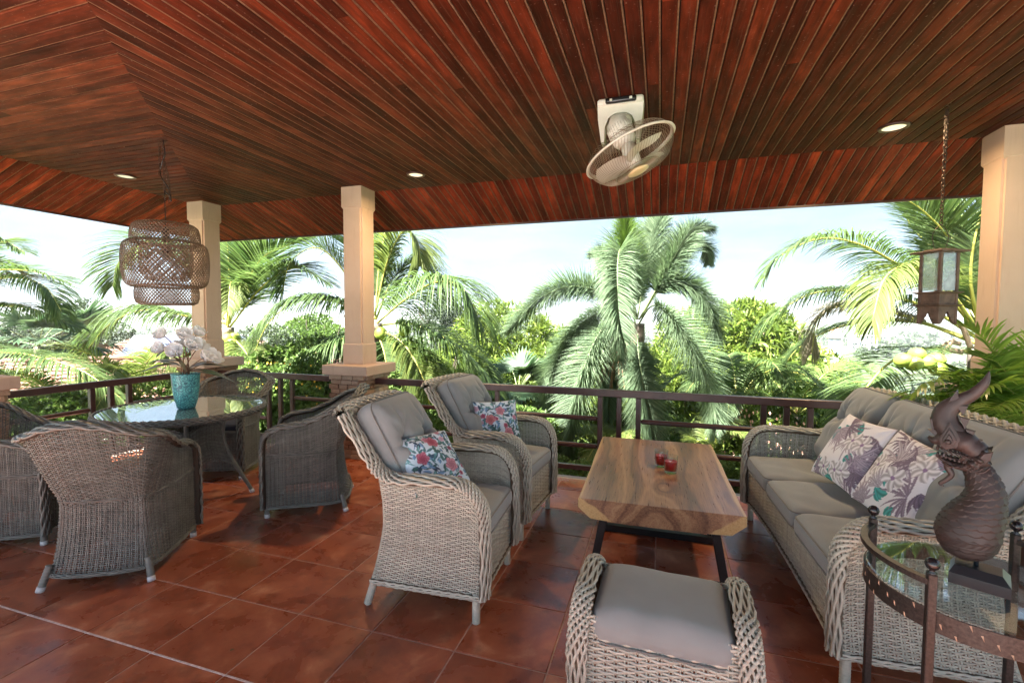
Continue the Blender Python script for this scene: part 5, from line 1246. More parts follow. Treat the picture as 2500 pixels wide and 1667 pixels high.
# coconut palm behind the middle column
dB = 9; t = palm('coconut_palm', 'coconut palm directly behind the middle cream column', D(915, 790, dB), -4.2, .15, (-.1, .3), GP)
FB = [([(920, 790, 9), (985, 735, 8.6), (1060, 690, 8.0), (1125, 700, 7.6), (1165, 770, 7.4), (1178, 810, 7.4)], 1.15, 2.2, 'coco', .12), ([(915, 770, 9), (945, 640, 8.9), (985, 565, 8.8), (1020, 590, 8.6), (1025, 650, 8.5)], .8, 1.0, 'cocoy', .3),
      ([(918, 780, 9), (960, 680, 9.4), (1020, 640, 9.6), (1075, 690, 9.8)], .9, 1.0, 'coco', .2), ([(912, 780, 9), (830, 650, 8.8), (770, 605, 8.6), (710, 640, 8.5), (690, 710, 8.5)], .95, .9, 'coco', .2),
      ([(910, 795, 9), (830, 740, 8.7), (730, 735, 8.4), (655, 790, 8.2), (610, 890, 8.1)], 1.0, 2.3, 'coco', .12), ([(912, 805, 9), (830, 830, 8.5), (740, 870, 8.1), (680, 930, 7.9), (655, 990, 7.8)], .85, 1.6, 'coco', .15),
      ([(918, 800, 9), (985, 840, 8.6), (1035, 930, 8.3), (1055, 1040, 8.1), (1060, 1110, 8.1)], .8, .9, 'cocoy', .15), ([(920, 795, 9), (1000, 790, 8.8), (1100, 835, 8.5), (1175, 900, 8.3), (1215, 960, 8.2)], .95, 1.7, 'coco', .15),
      ([(916, 800, 9), (940, 870, 8.7), (950, 980, 8.5), (945, 1080, 8.4)], .7, .9, 'coco', .15), ([(912, 780, 9), (880, 620, 9.2), (835, 540, 9.5), (800, 500, 9.6)], .9, .4, 'coco', .3),
      ([(916, 780, 9), (925, 650, 9.1), (940, 560, 9.2), (935, 510, 9.2)], .6, .4, 'coco', .25), ([(914, 800, 9), (860, 850, 8.7), (810, 950, 8.5), (800, 1040, 8.4)], .7, .8, 'coco', .15),
      ([(918, 800, 9), (960, 900, 9.3), (1120, 960, 9.5), (1180, 1010, 9.6)], .8, 1.1, 'coco', .15)]
for k, (p, L_, dr_, mt, st_) in enumerate(FB): frond(t, curve_px(p), L_*1.12, .0125, 155, dr_, mt, seed=40+k, start=st_)
for k, p in enumerate([(988, 806, 8.8), (930, 815, 8.9)]): g = Geo(); icos(g, (0, 0, 0), .12, 14, sz=1.15); g.build('coconut', M['coconut'], t, True, D(*p))
# coconut palm at the right, its head hidden by the column
dC = 6.3; t = palm('coconut_palm', 'coconut palm at the right with green coconuts, head behind the broad column', D(2400, 850, dC), -4.2, .16, (.5, .6), GP)
FC = [([(2395, 820, 6.3), (2300, 710, 6.2), (2200, 650, 6.1), (2100, 597, 6.0), (2000, 583, 6.0), (1905, 625, 6.0), (1865, 680, 6.0)], .62, 1.5, 'coco', .22), ([(2390, 810, 6.3), (2300, 690, 6.0), (2215, 650, 5.8), (2160, 680, 5.6), (2135, 760, 5.5), (2130, 800, 5.5)], .60, 1.5, 'cocoy', .3),
      ([(2395, 830, 6.3), (2250, 745, 6.4), (2100, 712, 6.6), (1980, 718, 6.7), (1885, 775, 6.8), (1840, 830, 6.9)], .66, 1.9, 'coco', .2), ([(2390, 840, 6.3), (2220, 775, 6.6), (2080, 745, 6.9), (2000, 775, 7.0), (1982, 860, 7.1)], .62, 1.8, 'dry', .25),
      ([(2395, 840, 6.3), (2230, 785, 6.8), (2060, 795, 7.3), (1950, 850, 7.6), (1900, 920, 7.7)], .60, 1.5, 'coco', .25), ([(2390, 860, 6.3), (2260, 852, 6.0), (2180, 880, 5.7), (2120, 940, 5.5), (2080, 1010, 5.4), (2040, 1100, 5.3)], .55, .8, 'coco', .25),
      ([(2395, 800, 6.3), (2340, 620, 6.1), (2260, 520, 6.0), (2180, 470, 6.0)], .72, .5, 'coco', .2), ([(2395, 790, 6.3), (2310, 640, 6.6), (2230, 560, 6.9), (2190, 480, 7.1)], .75, .8, 'coco', .2),
      ([(2400, 830, 6.3), (2370, 680, 6.0), (2395, 520, 5.8), (2440, 430, 5.8)], .7, .6, 'coco', .2), ([(2400, 830, 6.3), (2350, 700, 6.7), (2330, 600, 7.0), (2290, 500, 7.3)], .7, .8, 'cocoy', .2), ([(2400, 860, 6.3), (2440, 980, 6.0), (2460, 1080, 5.8)], .7, 1.2, 'coco', .2), ([(2400, 820, 6.3), (2520, 720, 6.0), (2640, 740, 5.8)], .7, 1.4, 'coco', .2)]
for k, (p, L_, dr_, mt, st_) in enumerate(FC): frond(t, curve_px(p), L_*1.12, .0095, 160, dr_, mt, seed=80+k, start=st_, r=.028)
for k, p in enumerate([(2238, 866, 5.35), (2205, 880, 5.3), (2231, 888, 5.25), (2262, 884, 5.3), (2285, 878, 5.4), (2290, 900, 5.3)]): g = Geo(); icos(g, (0, 0, 0), .082, 14, sz=1.2); g.build('coconut', M['coconut'], t, True, D(*p), (1.2, .4*k, .3))
for k, (a, b, r_) in enumerate([((2290, 850, 6.0), (2345, 840, 6.1), .03), ((2270, 870, 6.0), (2350, 860, 6.1), .035), ((2285, 900, 5.7), (2330, 830, 5.9), .03), ((2340, 790, 6.1), (2370, 850, 6.2), .05)]):
    g = Geo(); tube(g, catmull([D(*a), (D(*a)+D(*b))/2+np.array([0, 0, .05]), D(*b)], 10), np.interp(np.arange(10), [0, 5, 9], [.008, r_, r_]), 7, ry=np.full(10, r_*.4)); g.build('leaf_sheath', M['sheath'], t)
# coconut palm off the left edge
t = palm('coconut_palm', 'coconut palm fronds reaching in from the left edge', D(-190, 760, 6.6), -4.2, .15, (-.3, .2), GP)
FL = [([(-190, 740, 6.6), (-60, 690, 6.5), (40, 678, 6.4), (110, 700, 6.3), (150, 760, 6.2)], .62, 1.3, 'coco', .2), ([(-190, 750, 6.6), (-40, 745, 6.6), (80, 755, 6.5), (190, 800, 6.5)], .5, 1.2, 'coco', .2),
      ([(-190, 720, 6.6), (-100, 630, 6.5), (0, 590, 6.4), (60, 615, 6.3)], .5, .7, 'coco', .2), ([(-190, 730, 6.6), (-90, 660, 6.8), (0, 645, 7.0), (50, 665, 7.2)], .5, .5, 'coco', .2),
      ([(-190, 780, 6.6), (-40, 850, 6.1), (80, 868, 5.8), (200, 905, 5.6), (300, 975, 5.5)], .52, 1.6, 'coco', .2), ([(-190, 740, 6.6), (-80, 670, 6.2), (60, 660, 5.9), (170, 690, 5.8)], .55, .6, 'coco', .2), ([(-190, 770, 6.6), (-120, 850, 6.3), (-40, 960, 6.1)], .6, 1.0, 'coco', .2)]
for k, (p, L_, dr_, mt, st_) in enumerate(FL): frond(t, curve_px(p), L_*1.05, .0092, 135, dr_, mt, seed=120+k, start=st_)

# foxtail palm in the middle
dF = 7.6; t = palm('foxtail_palm', 'tall bushy foxtail palm in the middle of the view', D(1556, 790, dF), -4.2, .12, (.1, .2))
FF = [([(1552, 800, 7.6), (1538, 690, 7.2), (1518, 610, 6.8), (1508, 640, 6.5), (1508, 740, 6.3), (1514, 850, 6.25), (1520, 900, 6.25)], 1, 'fox', .15), ([(1545, 770, 7.6), (1470, 715, 7.5), (1390, 700, 7.4), (1310, 735, 7.3), (1240, 810, 7.2)], 1, 'fox', .2),
      ([(1560, 780, 7.6), (1610, 700, 7.8), (1660, 610, 8.0), (1715, 590, 8.1), (1730, 640, 8.2)], .9, 'fox', .25), ([(1556, 780, 7.6), (1575, 660, 7.7), (1590, 590, 7.8), (1620, 510, 7.9)], .9, 'fox', .35),
      ([(1552, 780, 7.6), (1535, 650, 7.5), (1527, 580, 7.5), (1522, 520, 7.5)], .75, 'foxy', .45), ([(1560, 780, 7.6), (1620, 700, 7.4), (1690, 700, 7.2), (1735, 760, 7.0), (1750, 830, 7.0)], .95, 'fox', .25),
      ([(1560, 790, 7.6), (1590, 748, 7.3), (1625, 760, 7.0), (1690, 850, 6.7), (1735, 960, 6.6), (1745, 1060, 6.5)], 1, 'fox', .2), ([(1556, 800, 7.6), (1558, 860, 7.3), (1568, 930, 7.1), (1580, 1040, 7.0), (1585, 1110, 7.0)], 1, 'fox', .15),
      ([(1548, 790, 7.6), (1475, 800, 7.4), (1425, 900, 7.2), (1395, 1020, 7.1), (1385, 1120, 7.1)], 1, 'fox', .15), ([(1545, 790, 7.6), (1440, 800, 8.0), (1370, 860, 8.3), (1330, 960, 8.5), (1310, 1040, 8.6)], .9, 'fox', .2),
      ([(1556, 800, 7.6), (1510, 850, 7.9), (1490, 940, 8.1), (1485, 1020, 8.2)], .8, 'fox', .2), ([(1560, 780, 7.6), (1640, 640, 7.3), (1690, 560, 7.2), (1740, 560, 7.1)], .8, 'fox', .3)]
for k, (p, s_, mt, st_) in enumerate(FF): frond(t, curve_px(p), .42*s_, .0054, 140, .42, mt, 'rachisg', seed=160+k, start=st_, tiers=8, forward=.6, r=.016, ragged=.35)
for k, (p, s_) in enumerate([([(1550, 790, 7.7), (1490, 760, 7.9), (1420, 790, 8.1), (1360, 880, 8.2), (1345, 950, 8.2)], .9), ([(1556, 780, 7.6), (1546, 700, 7.8), (1560, 620, 8.1), (1580, 580, 8.3)], .9), ([(1556, 780, 7.6), (1500, 690, 7.8), (1470, 620, 8.0), (1440, 620, 8.2)], .8)]): frond(t, curve_px(p), .42*s_, .0054, 130, .5, 'fox', 'rachisg', seed=190+k, start=.15, tiers=8, forward=.6, r=.014, ragged=.35)
g = Geo(); C0 = D(1505, 880, 7.5); rg = np.random.RandomState(4)
for _ in range(90):
    a = C0+np.array([0, 0, .35]); e = C0+rg.uniform(-1, 1, 3)*[.35, .3, .42]-[0, 0, .1]; tube(g, catmull([a, (a+e)/2+[0, 0, .08], e], 6), .006, 3, caps=False)
M['seed'] = mat_plain('brown_seed_stalk', (.22, .11, .06), .8); g.build('seed_cluster', M['seed'], t)

# small palms near the ground
def young_palm(label, c, gz, n, R, mt, seed, L_=.5, W_=.016, lift=.9, group='young palms below the terrace'):
    rng = random.Random(seed); t = thing('young_palm', label, 'palm', (0, 0, 0), 0, group); c = np.array(c)
    g = Geo(); tube(g, catmull([(c[0], c[1], gz), (c[0]+.03, c[1], (gz+c[2])/2), tuple(c)], 30), .07, 8); g.build('trunk', M['trunk'], t)
    for k in range(n):
        a = 2*PI*k/n+rng.uniform(-.25, .25); up = rng.uniform(.35, 1.5)*lift; d = np.array([math.cos(a), math.sin(a), 0])
        p = [c, c+d*R*.3+[0, 0, R*.38*up], c+d*R*.68+[0, 0, R*.5*up], c+d*R+[0, 0, R*(.5*up-.22)]]
        frond(t, p, L_, W_*.7, 78, 1.1, mt, seed=seed*10+k, start=.18, r=.014)
    return t
young_palm('yellow-green young palm below the solar panel roof', D(330, 975, 8.4), -4.0, 11, 1.5, 'cocoy', 1)
young_palm('young palm with an upright spear right of the foxtail palm', D(1945, 1010, 9), -4.2, 11, 1.5, 'lime', 2, .42)
young_palm('dark young palm between the foxtail palm and the sofa', D(1800, 985, 8.6), -4.2, 10, 1.4, 'coco', 3, .42)
young_palm('arching young palm low behind the sofa', D(2040, 1060, 9.0), -4.2, 11, 1.7, 'coco', 4, .45)
young_palm('yellowish young palm low behind the coffee table', D(1720, 1120, 7.0), -4.0, 10, .8, 'cocoy', 5, .3, .012)
young_palm('yellow-tinged young palm behind the second baluster group', D(1490, 1120, 7.2), -4.0, 9, .7, 'cocoy', 6, .28, .012)
young_palm('young palm below the left railing corner', D(160, 1020, 7.8), -4.0, 10, 1.3, 'cocoy', 7, .45)

# fan palms
def fan_leaf(g, o, d, R, n=26, spread=2.6):
    o = np.array(o, float); d = nrm(np.array(d, float)); s = nrm(np.cross(d, [0, 0, 1.])+1e-6); up = np.cross(s, d)
    A = np.linspace(-spread, spread, n)*.5*1.15; k = n; Dv = np.cos(A)[:, None]*d+np.sin(A)[:, None]*s+up*.12*np.cos(A*6)[:, None]
    O = np.repeat(o[None], k, 0); leaflets(g, O, Dv, np.repeat(up[None], k, 0), R*(1-.18*np.abs(A)), np.full(k, R*.065), np.full(k, .55))
def fan_palm(label, c, gz, n, R, seed, group):
    rng = random.Random(seed); t = thing('fan_palm', label, 'palm', (0, 0, 0), 0, group); c = np.array(c)
    g = Geo(); tube(g, catmull([(c[0], c[1], gz), (c[0], c[1], (gz+c[2])/2), tuple(c)], 24), .13, 8); g.build('trunk', M['trunk'], t)
    for k in range(n):
        a = 2*PI*k/n*2.4+rng.uniform(-.3, .3); el = rng.uniform(-.7, 1.2); d = np.array([math.cos(a)*math.cos(el), math.sin(a)*math.cos(el), math.sin(el)]); o = c+d*R*.9
        g = Geo(); tube(g, catmull([c, c+d*R*.5+[0, 0, .05], o], 6), .012, 4, m=1); fan_leaf(g, o, d-np.array([0, 0, .25]), R, 24); g.build('leaf', [LF['fan'], M['rachisg']], t)
    return t
GF = 'fan palms among the trees'
fan_palm('cluster of fan palm leaves above the neighbouring roof, farther left', D(95, 845, 15), -5, 24, .9, 1, GF)
fan_palm('fan palm next to the left one above the neighbouring roof', D(185, 835, 16), -5, 22, .95, 2, GF)
fan_palm('grey-green fan palm below the second armchair', D(1265, 960, 9.5), -4.5, 18, .6, 3, GF)
fan_palm('fan palm low behind the armchairs', D(1180, 1010, 10), -4.5, 16, .6, 4, GF)

# ------------------------------------------------------------------ broadleaf trees and shrubs
def leaf_cloud(R, n, ll, lw, mt, seed, lumps=9, droop=.7, shell=.62, flat=.85, cl=6, squash_bottom=.5):
    """one crown mesh: n sprays of cl leaves through a lumpy volume of radii R"""
    rng = np.random.RandomState(seed); g = Geo()
    cc = nrm(rng.normal(size=(lumps, 3)))*rng.uniform(.45, .68, (lumps, 1)); cr_ = rng.uniform(.34, .55, lumps)
    d = nrm(rng.normal(size=(n, 3))); li = rng.randint(0, lumps, n); rad = rng.uniform(shell, 1, n)**.6
    C = cc[li]+d*(cr_[li]*rad)[:, None]; ok = np.ones(n, bool)
    C = C*np.array(R)*np.array([1, 1, flat]); C[:, 2] = np.where(C[:, 2] < 0, C[:, 2]*squash_bottom*1.4, C[:, 2])
    out = nrm(C/np.array(R)+d*.6+rng.normal(size=(n, 3))*.25)
    O = np.repeat(C, cl, 0); Dv = nrm(np.repeat(out, cl, 0)+rng.normal(size=(n*cl, 3))*.75); k = n*cl
    leaflets(g, O, Dv, nrm(rng.normal(size=(k, 3))*.5+[0, 0, 1.]), ll*rng.uniform(.6, 1.2, k), lw*rng.uniform(.7, 1.2, k), droop*rng.uniform(.3, 1.5, k), n=3)
    return g.mesh('crown', LF[mt])
def tree(name, label, cat, crown_me, c, gz, trunk_r, R, group, seed=0, rz=0, scale=1):
    rng = random.Random(seed); t = thing(name, label, cat, (c[0], c[1], c[2]), rz, group); t.scale = (scale,)*3
    link('crown', crown_me, t)
    g = Geo(); b = np.array([0, 0, (gz-c[2])/scale]); tube(g, catmull([b, b*.5+[.1, 0, 0], (0, 0, -R*.1)], 16), np.linspace(trunk_r*1.3, trunk_r*.7, 16), 8)
    for k in range(7):
        a = rng.uniform(0, 6.3); s = b*rng.uniform(.05, .45); e = np.array([math.cos(a)*R*.7, math.sin(a)*R*.7, rng.uniform(-.1, .6)*R]); tube(g, catmull([s, (s+e)/2+[0, 0, -.1*R], e], 8), np.linspace(trunk_r*.5, trunk_r*.1, 8), 5)
    g.build('trunk', M['bark'], t); return t
mg1 = leaf_cloud((2.6, 2.6, 2.3), 5200, .24, .030, 'mango', 1, lumps=16, cl=6)
mg2 = leaf_cloud((2.6, 2.6, 2.1), 5200, .24, .030, 'mango', 2, lumps=18, cl=6)
GM = 'mango trees beyond the railing'
for k, (px, py, dp, me, sc_, lab) in enumerate([(1285, 915, 13, mg1, 1.0, 'yellow-green mango tree left of the foxtail palm'), (1400, 985, 11, mg2, .8, 'lower mango tree just left behind the foxtail palm'), (1760, 905, 13.5, mg2, 1.15, 'tall yellow-green mango tree right of the foxtail palm'), (1880, 1030, 11.5, mg1, .9, 'bright mango tree left of the open fields'), (1660, 1010, 10.5, mg1, .78, 'mango tree low behind the coffee table'), (1190, 970, 12.5, mg2, .8, 'mango tree behind the second armchair'), (1830, 1120, 9.0, mg2, .62, 'mango tree below the railing near the sofa'), (1450, 1075, 9.6, mg1, .5, 'small mango tree under the drooping foxtail fronds, left side'), (1575, 1010, 10.4, mg2, .72, 'mango tree directly behind the foxtail palm trunk'), (1310, 1060, 9.4, mg1, .5, 'small mango tree low behind the armchair by the railing'), (1100, 1010, 11, mg2, .7, 'mango tree behind the drooping coconut fronds')]):
    tree('mango_tree', lab, 'tree', me, D(px, py, dp), -5, .16, 2.2, GM, k, rz=k*1.3, scale=sc_)
dk = leaf_cloud((2.2, 2.2, 1.9), 4200, .15, .036, 'dark', 3, lumps=14, cl=6, droop=.4); lm = leaf_cloud((1.6, 1.6, 1.3), 3600, .11, .030, 'lime', 4, lumps=13, cl=6, droop=.4)
gy = leaf_cloud((2.6, 2.6, 2.4), 3200, .16, .035, 'grey', 5, lumps=12, cl=6)
for k, (px, py, dp, me, sc_, lab) in enumerate([(1050, 930, 12.5, dk, .95, 'dark green tree behind the middle palm'), (1330, 1130, 8.2, dk, .55, 'dark bushy tree below the railing by the armchair'), (205, 815, 22, gy, .75, 'hazy grey-green tree above the neighbouring roof'), (60, 835, 24, gy, .8, 'grey-green tree at the left edge'), (1075, 790, 26, gy, .85, 'distant round tree above the palm frond'), (760, 830, 20, dk, .9, 'dark tree between the left columns'), (660, 900, 18, gy, .8, 'grey-green tree over the distant roof'), (1960, 1100, 9.5, dk, .6, 'dark tree below the railing behind the sofa arm')]):
    tree('leafy_tree', lab, 'tree', me, D(px, py, dp), -5 if dp < 15 else -7, .14, 2.0, 'broadleaf trees beyond the terrace', 20+k, rz=k*.9, scale=sc_)
GS = 'leafy shrubs below the terrace'
pos = [(600, 985, 8.2, .8, 'lime'), (700, 1000, 7.6, .75, 'lime'), (800, 960, 8.6, .95, 'lime'), (660, 1080, 6.8, .6, 'lime'), (870, 1060, 7.2, .7, 'dark'), (985, 1060, 7.6, .65, 'lime'), (1100, 1110, 7.2, .6, 'dark'), (1215, 1080, 7.6, .62, 'dark'), (1340, 1180, 6.4, .45, 'lime'), (1420, 1200, 6.2, .42, 'lime'), (1560, 1180, 7.2, .5, 'dark'), (1690, 1180, 7.0, .5, 'dark'), (1790, 1190, 6.6, .42, 'lime'), (1880, 1200, 6.2, .40, 'lime'), (460, 1010, 8.6, .7, 'lime'), (250, 1060, 7.4, .7, 'dark'), (90, 1040, 8.2, .7, 'dark'), (760, 1130, 6.4, .55, 'dark'), (2120, 1060, 9, .7, 'lime'), (1620, 1090, 8.0, .5, 'lime'), (560, 1090, 7.0, .6, 'dark'), (1010, 1160, 6.4, .5, 'dark'), (350, 1100, 7.4, .6, 'dark')]
where = ['behind the far dining chair', 'between the two left columns', 'left of the middle column base', 'seen under the left rail between dining chairs', 'behind the middle column base', 'left of the nearer armchair back', 'between the two armchair backs', 'behind the armchair by the railing', 'under the railing left of the coffee table', 'under the railing at the coffee table corner', 'behind the far end of the coffee table', 'behind the balusters right of the candles', 'right of the coffee table under the rail', 'lowest one beside the sofa leg', 'below the small yellow-green palm', 'below the left railing', 'behind the leftmost dining chair', 'behind the tilted dining chair', 'behind the sofa back cushions', 'under the foxtail palm on its right', 'behind the glass table', 'below the rail behind the near armchair', 'behind the woven back of the near dining chair']
for k, ((px, py, dp, sc_, kd), w_) in enumerate(zip(pos, where)):
    c = D(px, py, dp); tree('shrub', ('light green' if kd == 'lime' else 'dark green')+' leafy shrub '+w_, 'shrub', lm if kd == 'lime' else dk, c, -4.2, .05, 1.5, GS, 60+k, rz=k*2.1, scale=sc_*(1 if kd == 'lime' else .8))
# yellow blossoms on the shrubs at the left
M['yel'] = mat_plain('yellow_blossom', (.75, .48, .03), .6); M['pinkf'] = mat_plain('pale_blossom', (.62, .32, .22), .6)
g = Geo(); rg = np.random.RandomState(2)
for _ in range(70):
    c = D(rg.uniform(590, 790), rg.uniform(880, 1030), 6.9+rg.uniform(-.2, .5))
    for k in range(5):
        a = k*1.257; broad_leaf(g, c, (math.cos(a), math.sin(a)*.6, math.sin(a)*.8), .022, .010, .1, 3)
g.build('blossoms', M['yel'], kind='stuff')
g = Geo()
for _ in range(120):
    c = D(rg.uniform(1700, 1980), rg.uniform(1000, 1110), 7.6+rg.uniform(-.3, .6))
    for k in range(4):
        a = k*1.57; broad_leaf(g, c, (math.cos(a), math.sin(a)*.6, math.sin(a)*.8), .028, .012, .1, 3)
g.build('pale_blossoms', M['pinkf'], kind='stuff')
# dense undergrowth that reads as one mass
def undergrowth():
    rng = np.random.RandomState(11); n = 26000; a = rng.uniform(math.radians(40), math.radians(172), n); r = rng.uniform(4.9, 20, n)**1.0
    x = r*np.cos(a)-1.0; y = r*np.sin(a); ok = ((y > 4.9) | (x < -6.4)); x, y, r = x[ok], y[ok], r[ok]
    z = np.array([terrain_z(q, w) for q, w in zip(x, y)])+rng.uniform(.1, 1.5, len(x))*np.interp(r, [5, 9, 20], [.8, 1.2, 2.0])
    g = Geo(); k = len(x); Dv = rng.normal(size=(k, 3))+[0, 0, .8]; leaflets(g, np.stack([x, y, z], -1), Dv, nrm(rng.normal(size=(k, 3))+[0, 0, 1]), rng.uniform(.14, .34, k), rng.uniform(.022, .05, k), rng.uniform(.4, 1.6, k), n=3)
    g.build('undergrowth', LF['lime'], kind='stuff')
undergrowth()

# potted areca palm right behind the sofa
ar = thing('potted_palm', 'potted areca palm behind the sofa, in front of the broad column', 'potted plant', (0, 0, 0), 0)
AX, AY = 2.10, 3.70
M['clay'] = mat_plain('brown_glazed_pot', (.10, .05, .035), .35)
g = Geo(); lathe(g, [(1e-4, 0), (.15, 0), (.17, .02), (.22, .30), (.235, .33), (.215, .335), (.2, .30), (1e-4, .29)], 32, (AX, AY, 0)); g.build('plant_pot', M['clay'], ar)
rg = random.Random(9)
spec = [((2480, 1080, 3.9), (2400, 960, 3.7), (2320, 925, 3.6), (2250, 940, 3.5), (2215, 985, 3.5)), ((2480, 1080, 3.9), (2380, 1020, 3.8), (2300, 985, 3.7), (2210, 970, 3.6)),
        ((2480, 1090, 4.0), (2440, 950, 3.9), (2420, 850, 3.9), (2350, 790, 3.9)), ((2480, 1080, 3.9), (2470, 960, 3.8), (2440, 890, 3.7), (2390, 870, 3.6)), ((2480, 1080, 3.9), (2500, 950, 3.8), (2520, 860, 3.8), (2560, 840, 3.8)), ((2480, 1080, 3.9), (2480, 1000, 3.6), (2440, 940, 3.4), (2380, 960, 3.3)),
        ((2480, 1080, 3.9), (2530, 1000, 3.7), (2600, 950, 3.6)), ((2480, 1080, 3.9), (2420, 1030, 3.5), (2360, 1020, 3.3), (2310, 1050, 3.2)), ((2480, 1080, 3.9), (2460, 1010, 4.1), (2470, 920, 4.2), (2510, 880, 4.3)), ((2480, 1080, 3.9), (2440, 1040, 3.7), (2400, 980, 3.6), (2350, 930, 3.5)), ((2480, 1080, 3.9), (2500, 1040, 3.5), (2470, 980, 3.3), (2420, 1000, 3.1))]
rv = random.Random(31)
for _ in range(11):
    ex_, ey_ = rv.uniform(2280, 2640), rv.uniform(930, 1070); spec.append(((2480, 1080, 3.9), (2480+(ex_-2480)*.3, 1080+(ey_-1080)*.7-10, 3.9), (2480+(ex_-2480)*.65, min(1040, ey_)-15, 3.75+rv.uniform(-.3, .2)), (ex_, ey_+35, 3.7+rv.uniform(-.4, .3))))
for k, s_ in enumerate(spec):
    p = [D(q[0], q[1], q[2]*.775) for q in s_]; p = [np.array([AX+rg.uniform(-.08, .08), AY+rg.uniform(-.08, .08), .30])]+p[1:]
    frond(ar, p, .26, .0090, 42, .8, 'areca', 'rachis', seed=300+k, start=.40, lift=.5, forward=.6, r=.007, ragged=.2)

# ------------------------------------------------------------------ neighbouring houses
M['rt'] = mat_plain('pale_roof_tile', (.25, .135, .09), .7, var=.15, scale=2); M['cream'] = mat_plain('house_render', (.62, .55, .45), .8)
M['solar'] = mat_plain('solar_glass', (.07, .08, .12), .35, spec=.2); M['alu'] = mat_plain('aluminium', (.6, .62, .65), .4, metal=.6)
def tiled_plane(name, A, B, C_, D_, nc, nr_, parent):
    """interlocking roof tiles over the quad A B (eave) C D (ridge)"""
    A, B, C_, D_ = [np.array(v, float) for v in (A, B, C_, D_)]; nn = nrm(np.cross(B-A, D_-A)); nn = nn if nn[2] > 0 else -nn
    g = Geo()
    for j in range(nr_):
        v0, v1 = j/nr_, (j+1.04)/nr_
        u = np.linspace(0, 1, nc*4+1); prof = np.abs(np.sin(u*nc*PI))*.035
        e0 = (A+(D_-A)*v0)[None]*(1-u)[:, None]+(B+(C_-B)*v0)[None]*u[:, None]; e1 = (A+(D_-A)*min(1, v1))[None]*(1-u)[:, None]+(B+(C_-B)*min(1, v1))[None]*u[:, None]
        grid(g, np.stack([e0+nn*(prof+.005)[:, None], e0+nn*(prof+.04)[:, None], e1+nn*(prof+.004)[:, None]]))
    o = g.build(name, M['rt'], parent, False); o['kind'] = 'stuff'; return o
h1 = thing('tiled_house', 'long low house with pale pink tiled roof at the left', 'house')
R1, R2 = D(60, 878, 13.0), D(640, 868, 15.5); zr_ = (R1[2]+R2[2])/2; R1[2] = R2[2] = zr_-.05; dirv = nrm((R2-R1)*[1, 1, 0]); R1 = R1-dirv*9; tow = nrm(np.array([-R1[0]-R2[0], -R1[1]-R2[1], 0])); tow = nrm(tow-dirv*(tow@dirv))
E1, E2 = R1+tow*5.2-[0, 0, 2.2], R2+tow*5.2-[0, 0, 2.2]; K1, K2 = R1-tow*5-[0, 0, 2.2], R2-tow*5-[0, 0, 2.2]
tiled_plane('tile_courses', E1, E2, R2, R1, 52, 26, h1); tiled_plane('tile_courses', K2, K1, R1, R2, 52, 20, h1)
g = Geo(); tube(g, np.array([R1, R2])+[0, 0, .03], .10, 8); g.build('ridge_tiles', M['rt'], h1)
g = Geo(); q = [E1-tow*.6, E2-tow*.6, K2+tow*.6, K1+tow*.6]; V = [(p[0], p[1], zr_-2.1) for p in q]+[(p[0], p[1], -7) for p in q]; V += [(R1[0], R1[1], zr_-.1), (R2[0], R2[1], zr_-.1)]
g.add(V, [(0, 1, 5, 4), (1, 2, 6, 5), (2, 3, 7, 6), (3, 0, 4, 7)], T=[(0, 3, 8), (1, 2, 9)]); g.build('wall', M['cream'], h1, False)
for k in range(4):
    c = (E1-tow*.59)*(1-(k+.5)/4)+(E2-tow*.59)*((k+.5)/4); g = Geo(); box(g, (0, 0, 0), (1.4, .06, 1.2)); g.build('window', M['solar'], h1, False, (c[0], c[1], zr_-3.6), (0, 0, math.atan2(dirv[1], dirv[0])))
h2 = thing('solar_house', 'house farther off with solar panels on its pink tiled roof', 'house')
A_ = D(345, 822, 21); Bq_ = D(600, 818, 22.5); A_[2] = Bq_[2] = (A_[2]+Bq_[2])/2; dv = nrm((Bq_-A_)*[1, 1, 0]); tw = nrm(np.array([dv[1], -dv[0], 0])); tw = tw if tw@A_ < 0 else -tw
Ea, Eb = A_+tw*3.6-dv*3.0-[0, 0, 1.6], Bq_+tw*3.6+dv*3.0-[0, 0, 1.6]; Ka, Kb = A_-tw*3.6-dv*3-[0, 0, 1.6], Bq_-tw*3.6+dv*3-[0, 0, 1.6]
tiled_plane('tile_courses', Ea, Eb, Bq_, A_, 36, 16, h2); tiled_plane('tile_courses', Ka, Ea, A_, A_, 20, 16, h2); tiled_plane('tile_courses', Eb, Kb, Bq_, Bq_, 20, 16, h2); tiled_plane('tile_courses', Kb, Ka, A_, Bq_, 36, 12, h2)
g = Geo(); V = [(p[0], p[1], A_[2]-1.62) for p in (Ea, Eb, Kb, Ka)]+[(p[0], p[1], -7) for p in (Ea, Eb, Kb, Ka)]; g.add(V, [(0, 1, 5, 4), (1, 2, 6, 5), (2, 3, 7, 6), (3, 0, 4, 7), (0, 3, 2, 1)]); g.build('wall', M['cream'], h2, False)
nn = nrm(np.cross(Eb-Ea, A_-Ea)); nn = nn if nn[2] > 0 else -nn; dn = nrm((Ea+Eb)/2-(A_+Bq_)/2)
for k in range(5):
    o_ = A_+dv*(-.15+k*.92)+dn*.35+nn*.13; g = Geo(); w_ = .86; hgt = 1.9; V = [o_, o_+dv*w_, o_+dv*w_+dn*hgt, o_+dn*hgt]; V = V+[p+nn*.04 for p in V]
    g.add(V, BQ); p_ = g.build('solar_panel', M['solar'], h2, False)
    g = Geo(); 
    for a_, b_ in ((0, 1), (1, 2), (2, 3), (3, 0)): bar(g, V[a_]+nn*.045, V[b_]+nn*.045, .022, 4)
    g.build('panel_frame', M['alu'], p_, False)
